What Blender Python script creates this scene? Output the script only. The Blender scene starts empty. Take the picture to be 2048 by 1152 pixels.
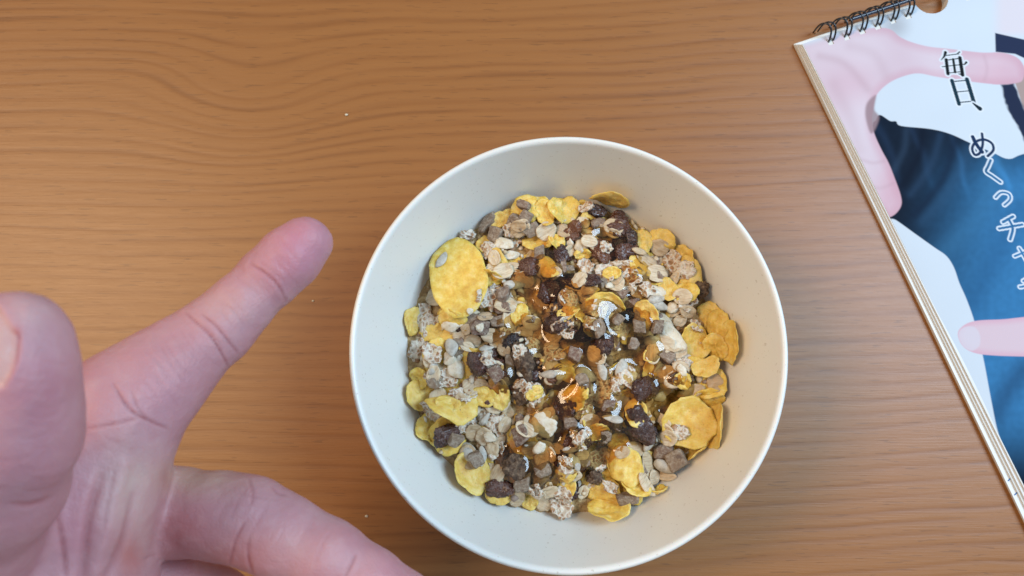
import bpy, bmesh, math, random
import numpy as np
from mathutils import Vector, Matrix, noise

random.seed(7)
rng = np.random.default_rng(7)
scene = bpy.context.scene
C = scene.collection
PI = math.pi

# ------------------------------------------------------------------ camera
F_PX, TILT = 1422.0, math.radians(10)
CAM = np.array([-0.01883, -0.02265, 0.29821])
VD = np.array([0, math.sin(TILT), -math.cos(TILT)])
VR = np.array([1.0, 0, 0])
VU = np.cross(VR, VD)


def ray(px, py):
    return VD + VR * (px - 1024) / F_PX - VU * (py - 576) / F_PX


def un(px, py, z):
    """pixel of the full photograph -> point on the horizontal plane at height z"""
    v = ray(px, py)
    return CAM + v * (z - CAM[2]) / v[2]


def und(px, py, depth_mm):
    return CAM + ray(px, py) * depth_mm * 1e-3


def proj(P):
    Q = np.asarray(P) - CAM
    z = Q @ VD
    return 1024 + F_PX * (Q @ VR) / z, 576 - F_PX * (Q @ VU) / z, z


cam_data = bpy.data.cameras.new('camera')
cam_data.lens = F_PX / 2048 * 36
cam_data.sensor_width = 36
cam_data.clip_start = 0.005
cam_data.clip_end = 20
cam_data.dof.use_dof = True
cam_data.dof.focus_distance = 0.258
cam_data.dof.aperture_fstop = 16.0
cam = bpy.data.objects.new('camera', cam_data)
cam.location = CAM
cam.rotation_euler = (TILT, 0, 0)
C.objects.link(cam)
scene.camera = cam

# ------------------------------------------------------------------ light
world = bpy.data.worlds.new('World')
scene.world = world
world.use_nodes = True
bg = world.node_tree.nodes['Background']
bg.inputs[0].default_value = (0.80, 0.90, 1.0, 1)
bg.inputs[1].default_value = 0.30


def area(name, loc, target, sx, sy, power, col):
    d = bpy.data.lights.new(name, 'AREA')
    d.shape = 'RECTANGLE'
    d.size, d.size_y = sx, sy
    d.energy = power
    d.color = col
    o = bpy.data.objects.new(name, d)
    o.location = loc
    o.rotation_euler = (Vector(target) - Vector(loc)).to_track_quat('-Z', 'Y').to_euler()
    C.objects.link(o)
    return o


area('window_light', (0.76, 0.22, 0.93), (0.0, 0.0, 0.03), 0.46, 0.64, 15.5, (0.55, 0.77, 1.0))
area('room_lamp', (-1.00, 0.22, 1.32), (0.0, 0.0, 0.03), 0.50, 0.50, 15.0, (1.0, 0.72, 0.46))
scene.view_settings.view_transform = 'Standard'
scene.view_settings.look = 'None'
scene.view_settings.exposure = 0.0
scene.view_settings.gamma = 1.0
scene.cycles.max_bounces = 10
scene.cycles.transparent_max_bounces = 12
scene.cycles.use_denoising = True


# ------------------------------------------------------------------ helpers
def mesh_obj(name, V, F, mat=None, parent=None, smooth=True, loc=None, uniform=None):
    """uniform: number of corners when F is an (n,k) array"""
    m = bpy.data.meshes.new(name)
    V = np.asarray(V, dtype=np.float32)
    if isinstance(F, np.ndarray):
        n, k = F.shape
        m.vertices.add(len(V))
        m.vertices.foreach_set('co', V.ravel())
        m.loops.add(n * k)
        m.loops.foreach_set('vertex_index', F.astype(np.int32).ravel())
        m.polygons.add(n)
        m.polygons.foreach_set('loop_start', np.arange(0, n * k, k, dtype=np.int32))
        m.polygons.foreach_set('loop_total', np.full(n, k, dtype=np.int32))
        m.update(calc_edges=True)
    else:
        m.from_pydata([tuple(map(float, v)) for v in V], [], F)
        m.update()
    m.validate()
    if smooth:
        m.polygons.foreach_set('use_smooth', np.ones(len(m.polygons), dtype=bool))
    if mat:
        m.materials.append(mat)
    o = bpy.data.objects.new(name, m)
    if loc is not None:
        o.location = loc
    if parent:
        o.parent = parent
    C.objects.link(o)
    return o


def tag(o, label=None, cat=None, group=None, kind=None):
    if label: o['label'] = label
    if cat: o['category'] = cat
    if group: o['group'] = group
    if kind: o['kind'] = kind
    return o


def empty(name, loc):
    o = bpy.data.objects.new(name, None)
    o.empty_display_size = 0.01
    o.location = loc
    C.objects.link(o)
    return o


def tube(path, r, n=8, closed_ends=True):
    """swept round wire along a polyline"""
    P = [Vector(p) for p in path]
    V, Fc = [], []
    prev = None
    for i, p in enumerate(P):
        t = (P[min(i + 1, len(P) - 1)] - P[max(i - 1, 0)]).normalized()
        a = prev if prev is not None else (Vector((0, 0, 1)) if abs(t.z) < .9 else Vector((1, 0, 0)))
        a = (a - t * a.dot(t)).normalized()
        prev = a
        b = t.cross(a)
        for k in range(n):
            q = p + (a * math.cos(2 * PI * k / n) + b * math.sin(2 * PI * k / n)) * r
            V.append(tuple(q))
    for i in range(len(P) - 1):
        for k in range(n):
            Fc.append((i * n + k, i * n + (k + 1) % n, (i + 1) * n + (k + 1) % n, (i + 1) * n + k))
    Fc.append(tuple(range(n))[::-1])
    Fc.append(tuple(range((len(P) - 1) * n, len(P) * n)))
    return V, Fc


class Mat:
    """small node-building helper"""

    def __init__(s, name):
        s.m = bpy.data.materials.new(name)
        s.m.use_nodes = True
        s.t = s.m.node_tree
        s.b = s.t.nodes['Principled BSDF']
        s.out = s.t.nodes['Material Output']

    def n(s, typ, **kw):
        nd = s.t.nodes.new(typ)
        for k, v in kw.items():
            setattr(nd, k, v)
        return nd

    def link(s, a, b):
        s.t.links.new(a, b)

    def setin(s, nd, key, v):
        if hasattr(v, 'is_output') or isinstance(v, bpy.types.NodeSocket):
            s.link(v, nd.inputs[key])
        else:
            nd.inputs[key].default_value = v

    def coord(s, which='Object'):
        return s.n('ShaderNodeTexCoord').outputs[which]

    def mapping(s, vec, scale=(1, 1, 1), loc=(0, 0, 0)):
        nd = s.n('ShaderNodeMapping')
        s.link(vec, nd.inputs['Vector'])
        nd.inputs['Scale'].default_value = scale
        nd.inputs['Location'].default_value = loc
        return nd.outputs[0]

    def noise(s, vec, scale, detail=3, rough=0.55, dist=0.0):
        nd = s.n('ShaderNodeTexNoise')
        s.link(vec, nd.inputs['Vector'])
        nd.inputs['Scale'].default_value = scale
        nd.inputs['Detail'].default_value = detail
        nd.inputs['Roughness'].default_value = rough
        nd.inputs['Distortion'].default_value = dist
        return nd.outputs['Fac']

    def voronoi(s, vec, scale, feature='F1', rand=1.0):
        nd = s.n('ShaderNodeTexVoronoi', feature=feature)
        s.link(vec, nd.inputs['Vector'])
        nd.inputs['Scale'].default_value = scale
        nd.inputs['Randomness'].default_value = rand
        return nd.outputs['Distance']

    def math(s, op, a, b=None, c=None, clamp=False):
        nd = s.n('ShaderNodeMath', operation=op, use_clamp=clamp)
        s.setin(nd, 0, a)
        if b is not None: s.setin(nd, 1, b)
        if c is not None: s.setin(nd, 2, c)
        return nd.outputs[0]

    def ramp(s, fac, stops, interp='LINEAR'):
        nd = s.n('ShaderNodeValToRGB')
        s.link(fac, nd.inputs[0])
        cr = nd.color_ramp
        cr.interpolation = interp
        while len(cr.elements) < len(stops):
            cr.elements.new(0.5)
        for e, (p, col) in zip(cr.elements, stops):
            e.position = p
            e.color = (*col, 1) if len(col) == 3 else col
        return nd.outputs[0]

    def mix(s, fac, a, b, blend='MIX'):
        nd = s.n('ShaderNodeMix', data_type='RGBA', blend_type=blend)
        s.setin(nd, 0, fac)
        for k, v in ((6, a), (7, b)):
            if isinstance(v, tuple):
                nd.inputs[k].default_value = (*v, 1) if len(v) == 3 else v
            else:
                s.link(v, nd.inputs[k])
        return nd.outputs[2]

    def remap(s, v, a, b, c=0.0, d=1.0):
        nd = s.n('ShaderNodeMapRange')
        s.link(v, nd.inputs[0])
        for i, x in enumerate((a, b, c, d)):
            nd.inputs[i + 1].default_value = x
        return nd.outputs[0]

    def bump(s, h, strength, dist):
        nd = s.n('ShaderNodeBump')
        s.link(h, nd.inputs['Height'])
        nd.inputs['Strength'].default_value = strength
        nd.inputs['Distance'].default_value = dist
        s.link(nd.outputs[0], s.b.inputs['Normal'])

    def rand(s):
        return s.n('ShaderNodeObjectInfo').outputs['Random']

    def offs(s, vec):
        """object coordinates shifted by the object's own random number"""
        nd = s.n('ShaderNodeVectorMath', operation='ADD')
        s.link(vec, nd.inputs[0])
        s.link(s.rand(), nd.inputs[1])
        return nd.outputs[0]

    def set(s, **kw):
        for k, v in kw.items():
            k = k.replace('_', ' ')
            if isinstance(v, bpy.types.NodeSocket):
                s.link(v, s.b.inputs[k])
            elif isinstance(v, tuple) and len(v) == 3 and k == 'Base Color':
                s.b.inputs[k].default_value = (*v, 1)
            else:
                s.b.inputs[k].default_value = v
        return s.m


# ------------------------------------------------------------------ table
def wood_material():
    M = Mat('wood_veneer')
    co = M.coord()
    sep = M.n('ShaderNodeSeparateXYZ')
    M.link(co, sep.inputs[0])
    x, y = sep.outputs[0], sep.outputs[1]

    def gauss(v, c, s):
        t = M.math('DIVIDE', M.math('SUBTRACT', v, c), s)
        return M.math('EXPONENT', M.math('MULTIPLY', M.math('MULTIPLY', t, t), -1.0))
    cx, cy, _ = un(495, 150, 0)
    g1 = M.math('MULTIPLY', gauss(x, float(cx), 0.040), gauss(y, float(cy) - .01, 0.034))
    ax, ay, _ = un(330, 120, 0)
    g2 = M.math('MULTIPLY', gauss(x, float(ax), 0.05), gauss(y, float(ay), 0.018))
    low = M.noise(M.mapping(co, (5, 11, 1)), 1.0, 2, .5)
    low = M.math('MULTIPLY', M.math('SUBTRACT', low, .5), 0.015)
    mid = M.noise(M.mapping(co, (22, 60, 1)), 1.0, 2, .5)
    mid = M.math('MULTIPLY', M.math('SUBTRACT', mid, .5), 0.0020)
    slope = M.math('MULTIPLY', M.math('MAXIMUM', x, -.05), -0.055)
    yy = M.math('ADD', M.math('ADD', M.math('ADD', y, low), mid), slope)
    yy = M.math('ADD', yy, M.math('MULTIPLY', g1, 0.016))
    yy = M.math('SUBTRACT', yy, M.math('MULTIPLY', g2, 0.004))
    cmb = M.n('ShaderNodeCombineXYZ')
    M.link(x, cmb.inputs[0])
    M.link(yy, cmb.inputs[1])
    wv = cmb.outputs[0]
    # growth rings: irregularly spaced soft lines running along x
    n1 = M.noise(M.mapping(wv, (1.6, 150, 1)), 1.0, 2, .55)
    n2 = M.noise(M.mapping(wv, (9, 330, 1)), 1.0, 3, .6)
    per = M.math('ADD', M.math('MULTIPLY', yy, 2 * PI / 0.0056), M.math('MULTIPLY', n1, 5.0))
    rg = M.math('MULTIPLY_ADD', M.math('SINE', per), .5, .5)
    rg = M.math('POWER', rg, 2.2)
    brk = M.remap(M.noise(M.mapping(wv, (14, 120, 1)), 1.0, 2), .35, .65, .25, 1.0)
    rings = M.math('MULTIPLY', rg, brk)
    fib = M.noise(M.mapping(co, (55, 1700, 1)), 1.0, 3, .7)
    pore = M.math('GREATER_THAN', M.noise(M.mapping(co, (85, 1150, 1), (3, 7, 0)), 1.0, 1), .665)
    big = M.noise(M.mapping(co, (3, 9, 1), (2, 1, 0)), 1.0, 2)
    f = M.math('ADD', M.math('MULTIPLY', rings, .42), M.math('MULTIPLY', n2, .36))
    f = M.math('ADD', f, M.math('MULTIPLY', M.math('SUBTRACT', big, .5), .35))
    col = M.ramp(f, [(0.05, (.345, .140, .036)), (.45, (.288, .109, .026)), (.95, (.172, .060, .014))])
    col = M.mix(M.math('MULTIPLY', M.math('SUBTRACT', fib, .4), .55, clamp=True), col, (.19, .085, .03))
    col = M.mix(M.math('MULTIPLY', pore, .32), col, (.10, .040, .014))
    M.bump(M.math('ADD', M.math('MULTIPLY', fib, .6), M.math('MULTIPLY', rings, -.5)), .18, .0006)
    rough = M.math('MULTIPLY_ADD', fib, .16, .33)
    return M.set(Base_Color=col, Roughness=rough, Specular_IOR_Level=.5)


def box(x0, x1, y0, y1, z0, z1):
    V = [(x0, y0, z0), (x1, y0, z0), (x1, y1, z0), (x0, y1, z0), (x0, y0, z1), (x1, y0, z1), (x1, y1, z1), (x0, y1, z1)]
    Fc = [(0, 3, 2, 1), (4, 5, 6, 7), (0, 1, 5, 4), (1, 2, 6, 5), (2, 3, 7, 6), (3, 0, 4, 7)]
    return V, Fc


table = mesh_obj('table', *box(-.75, .75, -.5, .5, -.03, 0), wood_material(), smooth=False)
tag(table, 'wide wooden tabletop with warm brown horizontal grain', 'table', kind='structure')


# ------------------------------------------------------------------ bowl
def bowl_material():
    M = Mat('cream_glaze')
    co = M.coord()
    sp = M.noise(co, 1150, 1, .5)
    sp2 = M.noise(M.mapping(co, (1, 1, 1), (3, 1, 2)), 520, 1, .5)
    k = M.math('ADD', M.remap(sp, .70, .76), M.remap(sp2, .735, .78), clamp=True)
    col = M.mix(M.math('MULTIPLY', k, .42), (.82, .80, .74), (.46, .39, .30))
    M.bump(M.noise(co, 900, 2), .05, .0004)
    return M.set(Base_Color=col, Roughness=.36, Specular_IOR_Level=.45, Subsurface_Weight=.06,
                 Subsurface_Scale=.004)


BI = [(0, .006), (.012, .006), (.025, .0065), (.034, .008), (.042, .0115), (.050, .0178), (.0555, .0245), (.0595, .031),
      (.0630, .0385), (.0660, .0465), (.0685, .0540), (.0702, .0592)]
BO = [(.0708, .0610), (.0714, .0618), (.0722, .0621), (.0729, .0616), (.0732, .0606), (.0728, .0580), (.0712, .0520),
      (.0680, .0410), (.0635, .0300), (.0575, .0195), (.0500, .0110), (.0430, .0062), (.0385, .0048)]


def wall_z(r):
    return np.interp(r, [p[0] for p in BI], [p[1] for p in BI])


def smooth_profile(P, sub=4):
    P = np.array(P)
    out = []
    for i in range(len(P) - 1):
        p0, p1, p2, p3 = P[max(i - 1, 0)], P[i], P[i + 1], P[min(i + 2, len(P) - 1)]
        for t in np.arange(sub) / sub:
            out.append(.5 * (2 * p1 + (p2 - p0) * t + (2 * p0 - 5 * p1 + 4 * p2 - p3) * t * t + (3 * p1 - p0 - 3 * p2 + p3) * t ** 3))
    out.append(P[-1])
    return np.array(out)


def lathe(P, n=160):
    a = np.arange(n) / n * 2 * PI
    V = np.stack([np.outer(P[:, 0], np.cos(a)), np.outer(P[:, 0], np.sin(a)), np.outer(P[:, 1], np.ones(n))], -1).reshape(-1, 3)
    i, j = np.meshgrid(np.arange(len(P) - 1), np.arange(n), indexing='ij')
    Fc = np.stack([i * n + j, i * n + (j + 1) % n, (i + 1) * n + (j + 1) % n, (i + 1) * n + j], -1).reshape(-1, 4)
    return V, Fc


glaze = bowl_material()
bowl = empty('bowl', (0, 0, 0))
tag(bowl, 'round cream white bowl full of muesli on the wooden table', 'bowl')
prof = smooth_profile([(.0004, .006)] + BI[1:] + BO)
Vb, Fb = lathe(prof)
mesh_obj('body', Vb, Fb, glaze, bowl)
foot = smooth_profile([(.0395, .0052), (.0388, .0030), (.0384, .0004), (.0375, .00005), (.0345, .00005), (.0335, .0008), (.0325, .0030), (.0004, .0034)], 3)
Vf, Ff = lathe(foot, 96)
mesh_obj('foot_ring', Vf, Ff, glaze, bowl)


# ------------------------------------------------------------------ food materials
def flake_mat():
    M = Mat('corn_flake')
    co = M.offs(M.coord())
    r = M.rand()
    n = M.noise(co, 330, 3, .6)
    v = M.voronoi(co, 270, 'SMOOTH_F1')
    col = M.ramp(n, [(.28, (.70, .39, .045)), (.5, (.84, .55, .10)), (.72, (.92, .70, .27))])
    col = M.mix(M.math('MULTIPLY', r, .6), col, (.80, .54, .16))
    toast = M.remap(M.noise(M.mapping(co, (1, 1, 1), (.3, .1, .2)), 190, 3, .6), .56, .74)
    col = M.mix(M.math('MULTIPLY', toast, .38), col, (.50, .22, .025))
    sp = M.remap(M.noise(co, 900, 2), .69, .76)
    col = M.mix(M.math('MULTIPLY', sp, .6), col, (.30, .14, .02))
    h = M.math('ADD', M.math('MULTIPLY', v, -1.0), M.math('MULTIPLY', M.noise(co, 1500, 2), .35))
    M.bump(h, .6, .0011)
    return M.set(Base_Color=col, Roughness=.48, Subsurface_Weight=.25, Subsurface_Radius=(1.0, .55, .12),
                 Subsurface_Scale=.0022)


def raisin_mat():
    M = Mat('raisin_skin')
    co = M.offs(M.coord())
    r = M.rand()
    base = M.ramp(r, [(0, (.020, .010, .010)), (.35, (.055, .018, .013)), (.7, (.11, .034, .016)), (1, (.19, .068, .026))])
    ms = M.noise(co, 620, 4, .7)
    dust = M.math('MULTIPLY', M.remap(ms, .47, .66), M.remap(M.noise(co, 190, 2), .38, .62))
    col = M.mix(M.math('MULTIPLY', dust, .60), base, (.34, .25, .22))
    wr = M.math('ABSOLUTE', M.math('SUBTRACT', M.noise(M.mapping(co, (.55, 1, 1)), 620, 3, .6, 1.2), .5))
    wr = M.remap(wr, 0, .16)
    col = M.mix(M.math('MULTIPLY', M.math('MULTIPLY', wr, M.remap(M.noise(co, 260, 2), .40, .60)), .35), col, (.25, .12, .09))
    M.bump(M.math('ADD', wr, M.math('MULTIPLY', M.noise(co, 1900, 2), .3)), .6, .0006)
    rough = M.math('MULTIPLY_ADD', dust, .4, .20)
    return M.set(Base_Color=col, Roughness=rough, Subsurface_Weight=.12, Subsurface_Radius=(1, .25, .1), Subsurface_Scale=.0015,
                 Coat_Weight=.35, Coat_Roughness=.16)


def clump_mat():
    M = Mat('dried_fruit_clump')
    co = M.offs(M.coord())
    ms = M.noise(co, 700, 4, .75)
    col = M.ramp(ms, [(.32, (.030, .014, .008)), (.5, (.12, .065, .035)), (.68, (.30, .20, .12))])
    M.bump(ms, .9, .0011)
    return M.set(Base_Color=col, Roughness=.6)


def cube_mat():
    M = Mat('dusted_fruit_cube')
    co = M.offs(M.coord())
    r = M.rand()
    base = M.ramp(r, [(0, (.21, .135, .088)), (.5, (.29, .205, .140)), (1, (.20, .108, .075))])
    ms = M.noise(co, 800, 4, .75)
    col = M.mix(M.remap(ms, .44, .68, 0, .7), base, (.56, .47, .36))
    col = M.mix(M.remap(M.noise(co, 420, 3), .56, .72, 0, .65), col, (.075, .035, .026))
    M.bump(ms, .85, .0009)
    return M.set(Base_Color=col, Roughness=.72)


def oat_mat():
    M = Mat('oat')
    co = M.offs(M.coord())
    r = M.rand()
    st = M.noise(M.mapping(co, (260, 1500, 400)), 1.0, 3, .6)
    base = M.ramp(r, [(0, (.60, .45, .27)), (.5, (.74, .62, .44)), (1, (.52, .36, .20))])
    col = M.mix(M.remap(st, .42, .7, 0, .6), base, (.36, .21, .10))
    col = M.mix(M.remap(M.noise(co, 500, 2), .55, .75, 0, .5), col, (.76, .66, .50))
    M.bump(st, .4, .0004)
    return M.set(Base_Color=col, Roughness=.6, Subsurface_Weight=.12, Subsurface_Radius=(1, .7, .4), Subsurface_Scale=.001)


def wheat_mat():
    M = Mat('rolled_wheat')
    co = M.offs(M.coord())
    nz = M.noise(co, 500, 2)
    nd = M.n('ShaderNodeVectorMath', operation='MULTIPLY_ADD')
    M.link(nz, nd.inputs[0])
    nd.inputs[1].default_value = (.0016, .0016, .0016)
    M.link(co, nd.inputs[2])
    v = M.voronoi(nd.outputs[0], 520, 'DISTANCE_TO_EDGE')
    fac = M.math('MULTIPLY', M.remap(v, .03, .24), M.remap(M.noise(co, 240, 2), .36, .52, .15, 1))
    brown = M.ramp(M.noise(co, 330, 2), [(.3, (.30, .135, .060)), (.7, (.52, .31, .16))])
    col = M.mix(fac, (.74, .66, .54), brown)
    M.bump(M.math('MULTIPLY', fac, -1.0), .6, .0006)
    return M.set(Base_Color=col, Roughness=.65, Subsurface_Weight=.1, Subsurface_Scale=.001)


def plain_mat(name, a, b, scale, rough=.5, sss=.15, dirt=None):
    M = Mat(name)
    co = M.offs(M.coord())
    ms = M.noise(co, scale, 3, .6)
    col = M.ramp(ms, [(.3, a), (.7, b)])
    if dirt:
        col = M.mix(M.remap(M.noise(co, scale * 1.7, 3), .55, .75, 0, .7), col, dirt)
    M.bump(ms, .35, .0005)
    return M.set(Base_Color=col, Roughness=rough, Subsurface_Weight=sss, Subsurface_Radius=(1, .8, .55), Subsurface_Scale=.0014)


MT = {'F': flake_mat(), 'R': raisin_mat(), 'K': clump_mat(), 'C': cube_mat(), 'O': oat_mat(), 'B': wheat_mat(),
      'S': plain_mat('sunflower_kernel', (.40, .355, .29), (.62, .57, .48), 500, .5, .1, (.27, .22, .18)),
      'N': plain_mat('nut_flesh', (.66, .55, .38), (.80, .74, .62), 420, .5, .2, (.48, .30, .15))}


# ------------------------------------------------------------------ food shapes (metres, local, z up)
def ico(sub):
    bm = bmesh.new()
    bmesh.ops.create_icosphere(bm, subdivisions=sub, radius=1)
    V = np.array([v.co[:] for v in bm.verts])
    Fc = np.array([[v.index for v in f.verts] for f in bm.faces])
    bm.free()
    return V, Fc


ICO = {3: ico(3), 4: ico(4)}


def nz(P, s, seed):
    o = seed * 7.31
    return np.array([noise.noise((p[0] * s + o, p[1] * s - o, p[2] * s + .37 * o)) for p in P])


def disc_solid(sx, sy, th, seed, edge, crinkle, curl, nr=8, na=40, notch=0.0):
    """thin irregular flake with rounded border, top and bottom skins"""
    a = np.arange(na) / na * 2 * PI
    ring = np.linspace(0, 1, nr + 1)[1:] ** .85
    circ = np.stack([np.cos(a), np.sin(a), 0 * a], 1)
    rad = 1 + edge * nz(circ, 1.3, seed) + edge * .6 * nz(circ, 3.4, seed + 3) + edge * .35 * nz(circ, 8, seed + 5)
    if notch:
        rad -= notch * np.exp(-((np.angle(np.exp(1j * (a - seed % 6.28)))) / .35) ** 2)
    P = [(0, 0)]
    for r in ring:
        for k in range(na):
            P.append((r * rad[k] * math.cos(a[k]), r * rad[k] * math.sin(a[k])))
    P = np.array(P)
    rr = np.concatenate([[0], np.repeat(ring, na)])
    X, Y = P[:, 0] * sx / 2, P[:, 1] * sy / 2
    U = np.stack([P[:, 0], P[:, 1], 0 * P[:, 0]], 1)
    c1, c2, ang = curl
    ca, sa = math.cos(ang), math.sin(ang)
    u, v = P[:, 0] * ca + P[:, 1] * sa, -P[:, 0] * sa + P[:, 1] * ca
    S = min(sx, sy)
    Z = S * (c1 * u * u + c2 * v * v) + crinkle * (nz(U, 1.8, seed + 9) + .5 * nz(U, 4.5, seed + 11))
    Z = Z - Z.mean()
    t = th / 2 * np.sqrt(np.clip(1 - rr ** 4, .05, 1))
    n = len(P)
    top = np.stack([X, Y, Z + t], 1)
    bot = np.stack([X, Y, Z - t], 1)
    V = np.concatenate([top, bot])
    Fc = []
    for k in range(na):
        k2 = (k + 1) % na
        Fc.append((0, 1 + k, 1 + k2))
        Fc.append((n, n + 1 + k2, n + 1 + k))
        for i in range(nr - 1):
            a0, b0 = 1 + i * na, 1 + (i + 1) * na
            Fc.append((a0 + k, b0 + k, b0 + k2, a0 + k2))
            Fc.append((n + a0 + k, n + a0 + k2, n + b0 + k2, n + b0 + k))
        l = 1 + (nr - 1) * na
        Fc.append((l + k, n + l + k, n + l + k2, l + k2))
    return V, Fc


def blob(sx, sy, sz, seed, rough, wrinkle, sub=3, point=0.0, box_n=2.0):
    P, Fc = ICO[sub]
    Q = P.copy()
    if box_n > 2:
        m = (np.abs(Q) ** box_n).sum(1) ** (1 / box_n)
        Q = Q / m[:, None]
    r = 1 + rough * nz(P, 1.4, seed) + rough * .5 * nz(P, 3.1, seed + 2)
    if wrinkle:
        w = np.abs(nz(P * np.array([.55, 1.2, 1.2]), 2.6, seed + 4))
        w2 = np.abs(nz(P, 5.2, seed + 6))
        r = r - wrinkle * np.clip(1 - w * 4.5, 0, 1) - wrinkle * .6 * np.clip(1 - w2 * 4, 0, 1) + wrinkle * .3
    Q = Q * r[:, None]
    if point:
        tp = 1 - point * np.clip((Q[:, 0] + 1) / 2, 0, 1) ** 1.5
        Q[:, 1] *= tp
        Q[:, 2] *= tp
    return Q * np.array([sx, sy, sz]) / 2, Fc


def chip(sx, sy, sz, seed, kind, rough=.05, k=12, sub=3):
    """faceted solid: rounded intersection of half-spaces"""
    P, Fc = ICO[sub]
    R_ = random.Random(seed * 3 + 1)
    if kind == 'box':
        N = [(1, 0, 0), (-1, 0, 0), (0, 1, 0), (0, -1, 0), (0, 0, 1), (0, 0, -1)]
        N = [tuple(c + R_.uniform(-.20, .20) for c in n) + (R_.uniform(.88, 1.02),) for n in N]
        for _ in range(3):
            N.append((R_.choice((-1, 1)), R_.choice((-1, 1)), R_.uniform(-.6, .9), R_.uniform(1.02, 1.35)))
    else:
        N = [(0, 0, 1, .95), (0, 0, -1, .95)]
        c = R_.randint(7, 10)
        for i in range(c):
            a = 2 * PI * (i + R_.uniform(-.35, .35)) / c
            N.append((math.cos(a), math.sin(a), R_.uniform(-.5, .6), R_.uniform(.78, 1.05)))
        for i in range(4):
            a = R_.uniform(0, 2 * PI)
            N.append((math.cos(a) * .6, math.sin(a) * .6, R_.choice((-1, 1)) * .8, R_.uniform(.75, 1.0)))
    acc = np.zeros(len(P))
    for x, y, z, d in N:
        n = np.array([x, y, z]) / math.sqrt(x * x + y * y + z * z)
        acc += (np.clip(P @ n, 0, None) / d) ** k
    Q = P / (acc ** (1 / k))[:, None]
    r = 1 + rough * nz(P, 2.4, seed) + rough * .6 * nz(P, 6, seed + 2)
    return Q * r[:, None] * np.array([sx, sy, sz]) / 2, Fc


def make_shape(k, sx, sy, seed, tall=False):
    """returns verts, faces, thickness, meshed footprint factor"""
    R_ = random.Random(seed * 13 + 5)
    s = min(sx, sy)
    if k == 'F':
        th = .0009
        big = max(sx, sy) > .022
        return (*disc_solid(sx, sy, th, seed, .07 if big else .13, .0007 if big else .0009,
                            (R_.uniform(.10, .26) * R_.choice((1, 1, -1)) * (.35 if big else 1), R_.uniform(-.06, .1), R_.uniform(0, 3.1)),
                            9, 44, 0 if big else R_.choice((0, 0, .25))), th)
    if k == 'O':
        return (*disc_solid(sx, sy, .00075, seed, .10, .0004, (R_.uniform(-.05, .12), R_.uniform(.03, .16), 0), 6, 26), .0008)
    if k == 'B':
        return (*disc_solid(sx, sy, .0013, seed, .34, .0013, (R_.uniform(-.1, .18), R_.uniform(-.1, .18), R_.uniform(0, 3)), 8, 36, R_.choice((0, .3))), .0015)
    if k == 'R':
        asp = R_.uniform(.78, 1.0)
        V, Fc = chip(sx * 1.12, sy * 1.12 * asp, s * .52, seed, 'rock', .13, 7, 4)
        V = V.copy()
        V[:, 2] += .10 * s * np.sin(V[:, 0] / sx * 5 + seed)
        P = ICO[4][0]
        w = np.abs(nz(P * np.array([.45, 1.1, 1.1]), 3.0, seed + 4))
        w2 = np.abs(nz(P * np.array([.7, 1.2, 1.2]), 6.0, seed + 6))
        f = 1 - .20 * np.clip(1 - w * 4, 0, 1) - .09 * np.clip(1 - w2 * 3.5, 0, 1) + .05
        return V * f[:, None], Fc, s * .55
    if k == 'K':
        return (*blob(sx, sy, s * .7, seed, .34, .20, 4), s * .6)
    if k == 'C':
        h = min(s * .8, .0062)
        V, Fc = chip(sx * .97, sy * .97, h, seed, 'box', .055, 24, 4)
        sh = R_.uniform(-.25, .25)
        V = V.copy()
        V[:, 0] += V[:, 1] * sh
        return V, Fc, h * .9
    if k == 'S':
        h = min(s * .55, .0028)
        return (*blob(sx, sy, h, seed, .07, .03, 3, .55), h * .9)
    h = min(s * .6, .0045)
    return (*chip(sx * 1.08, sy * 1.08, h, seed, 'rock', .10, 10, 4), h * .9)


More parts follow.
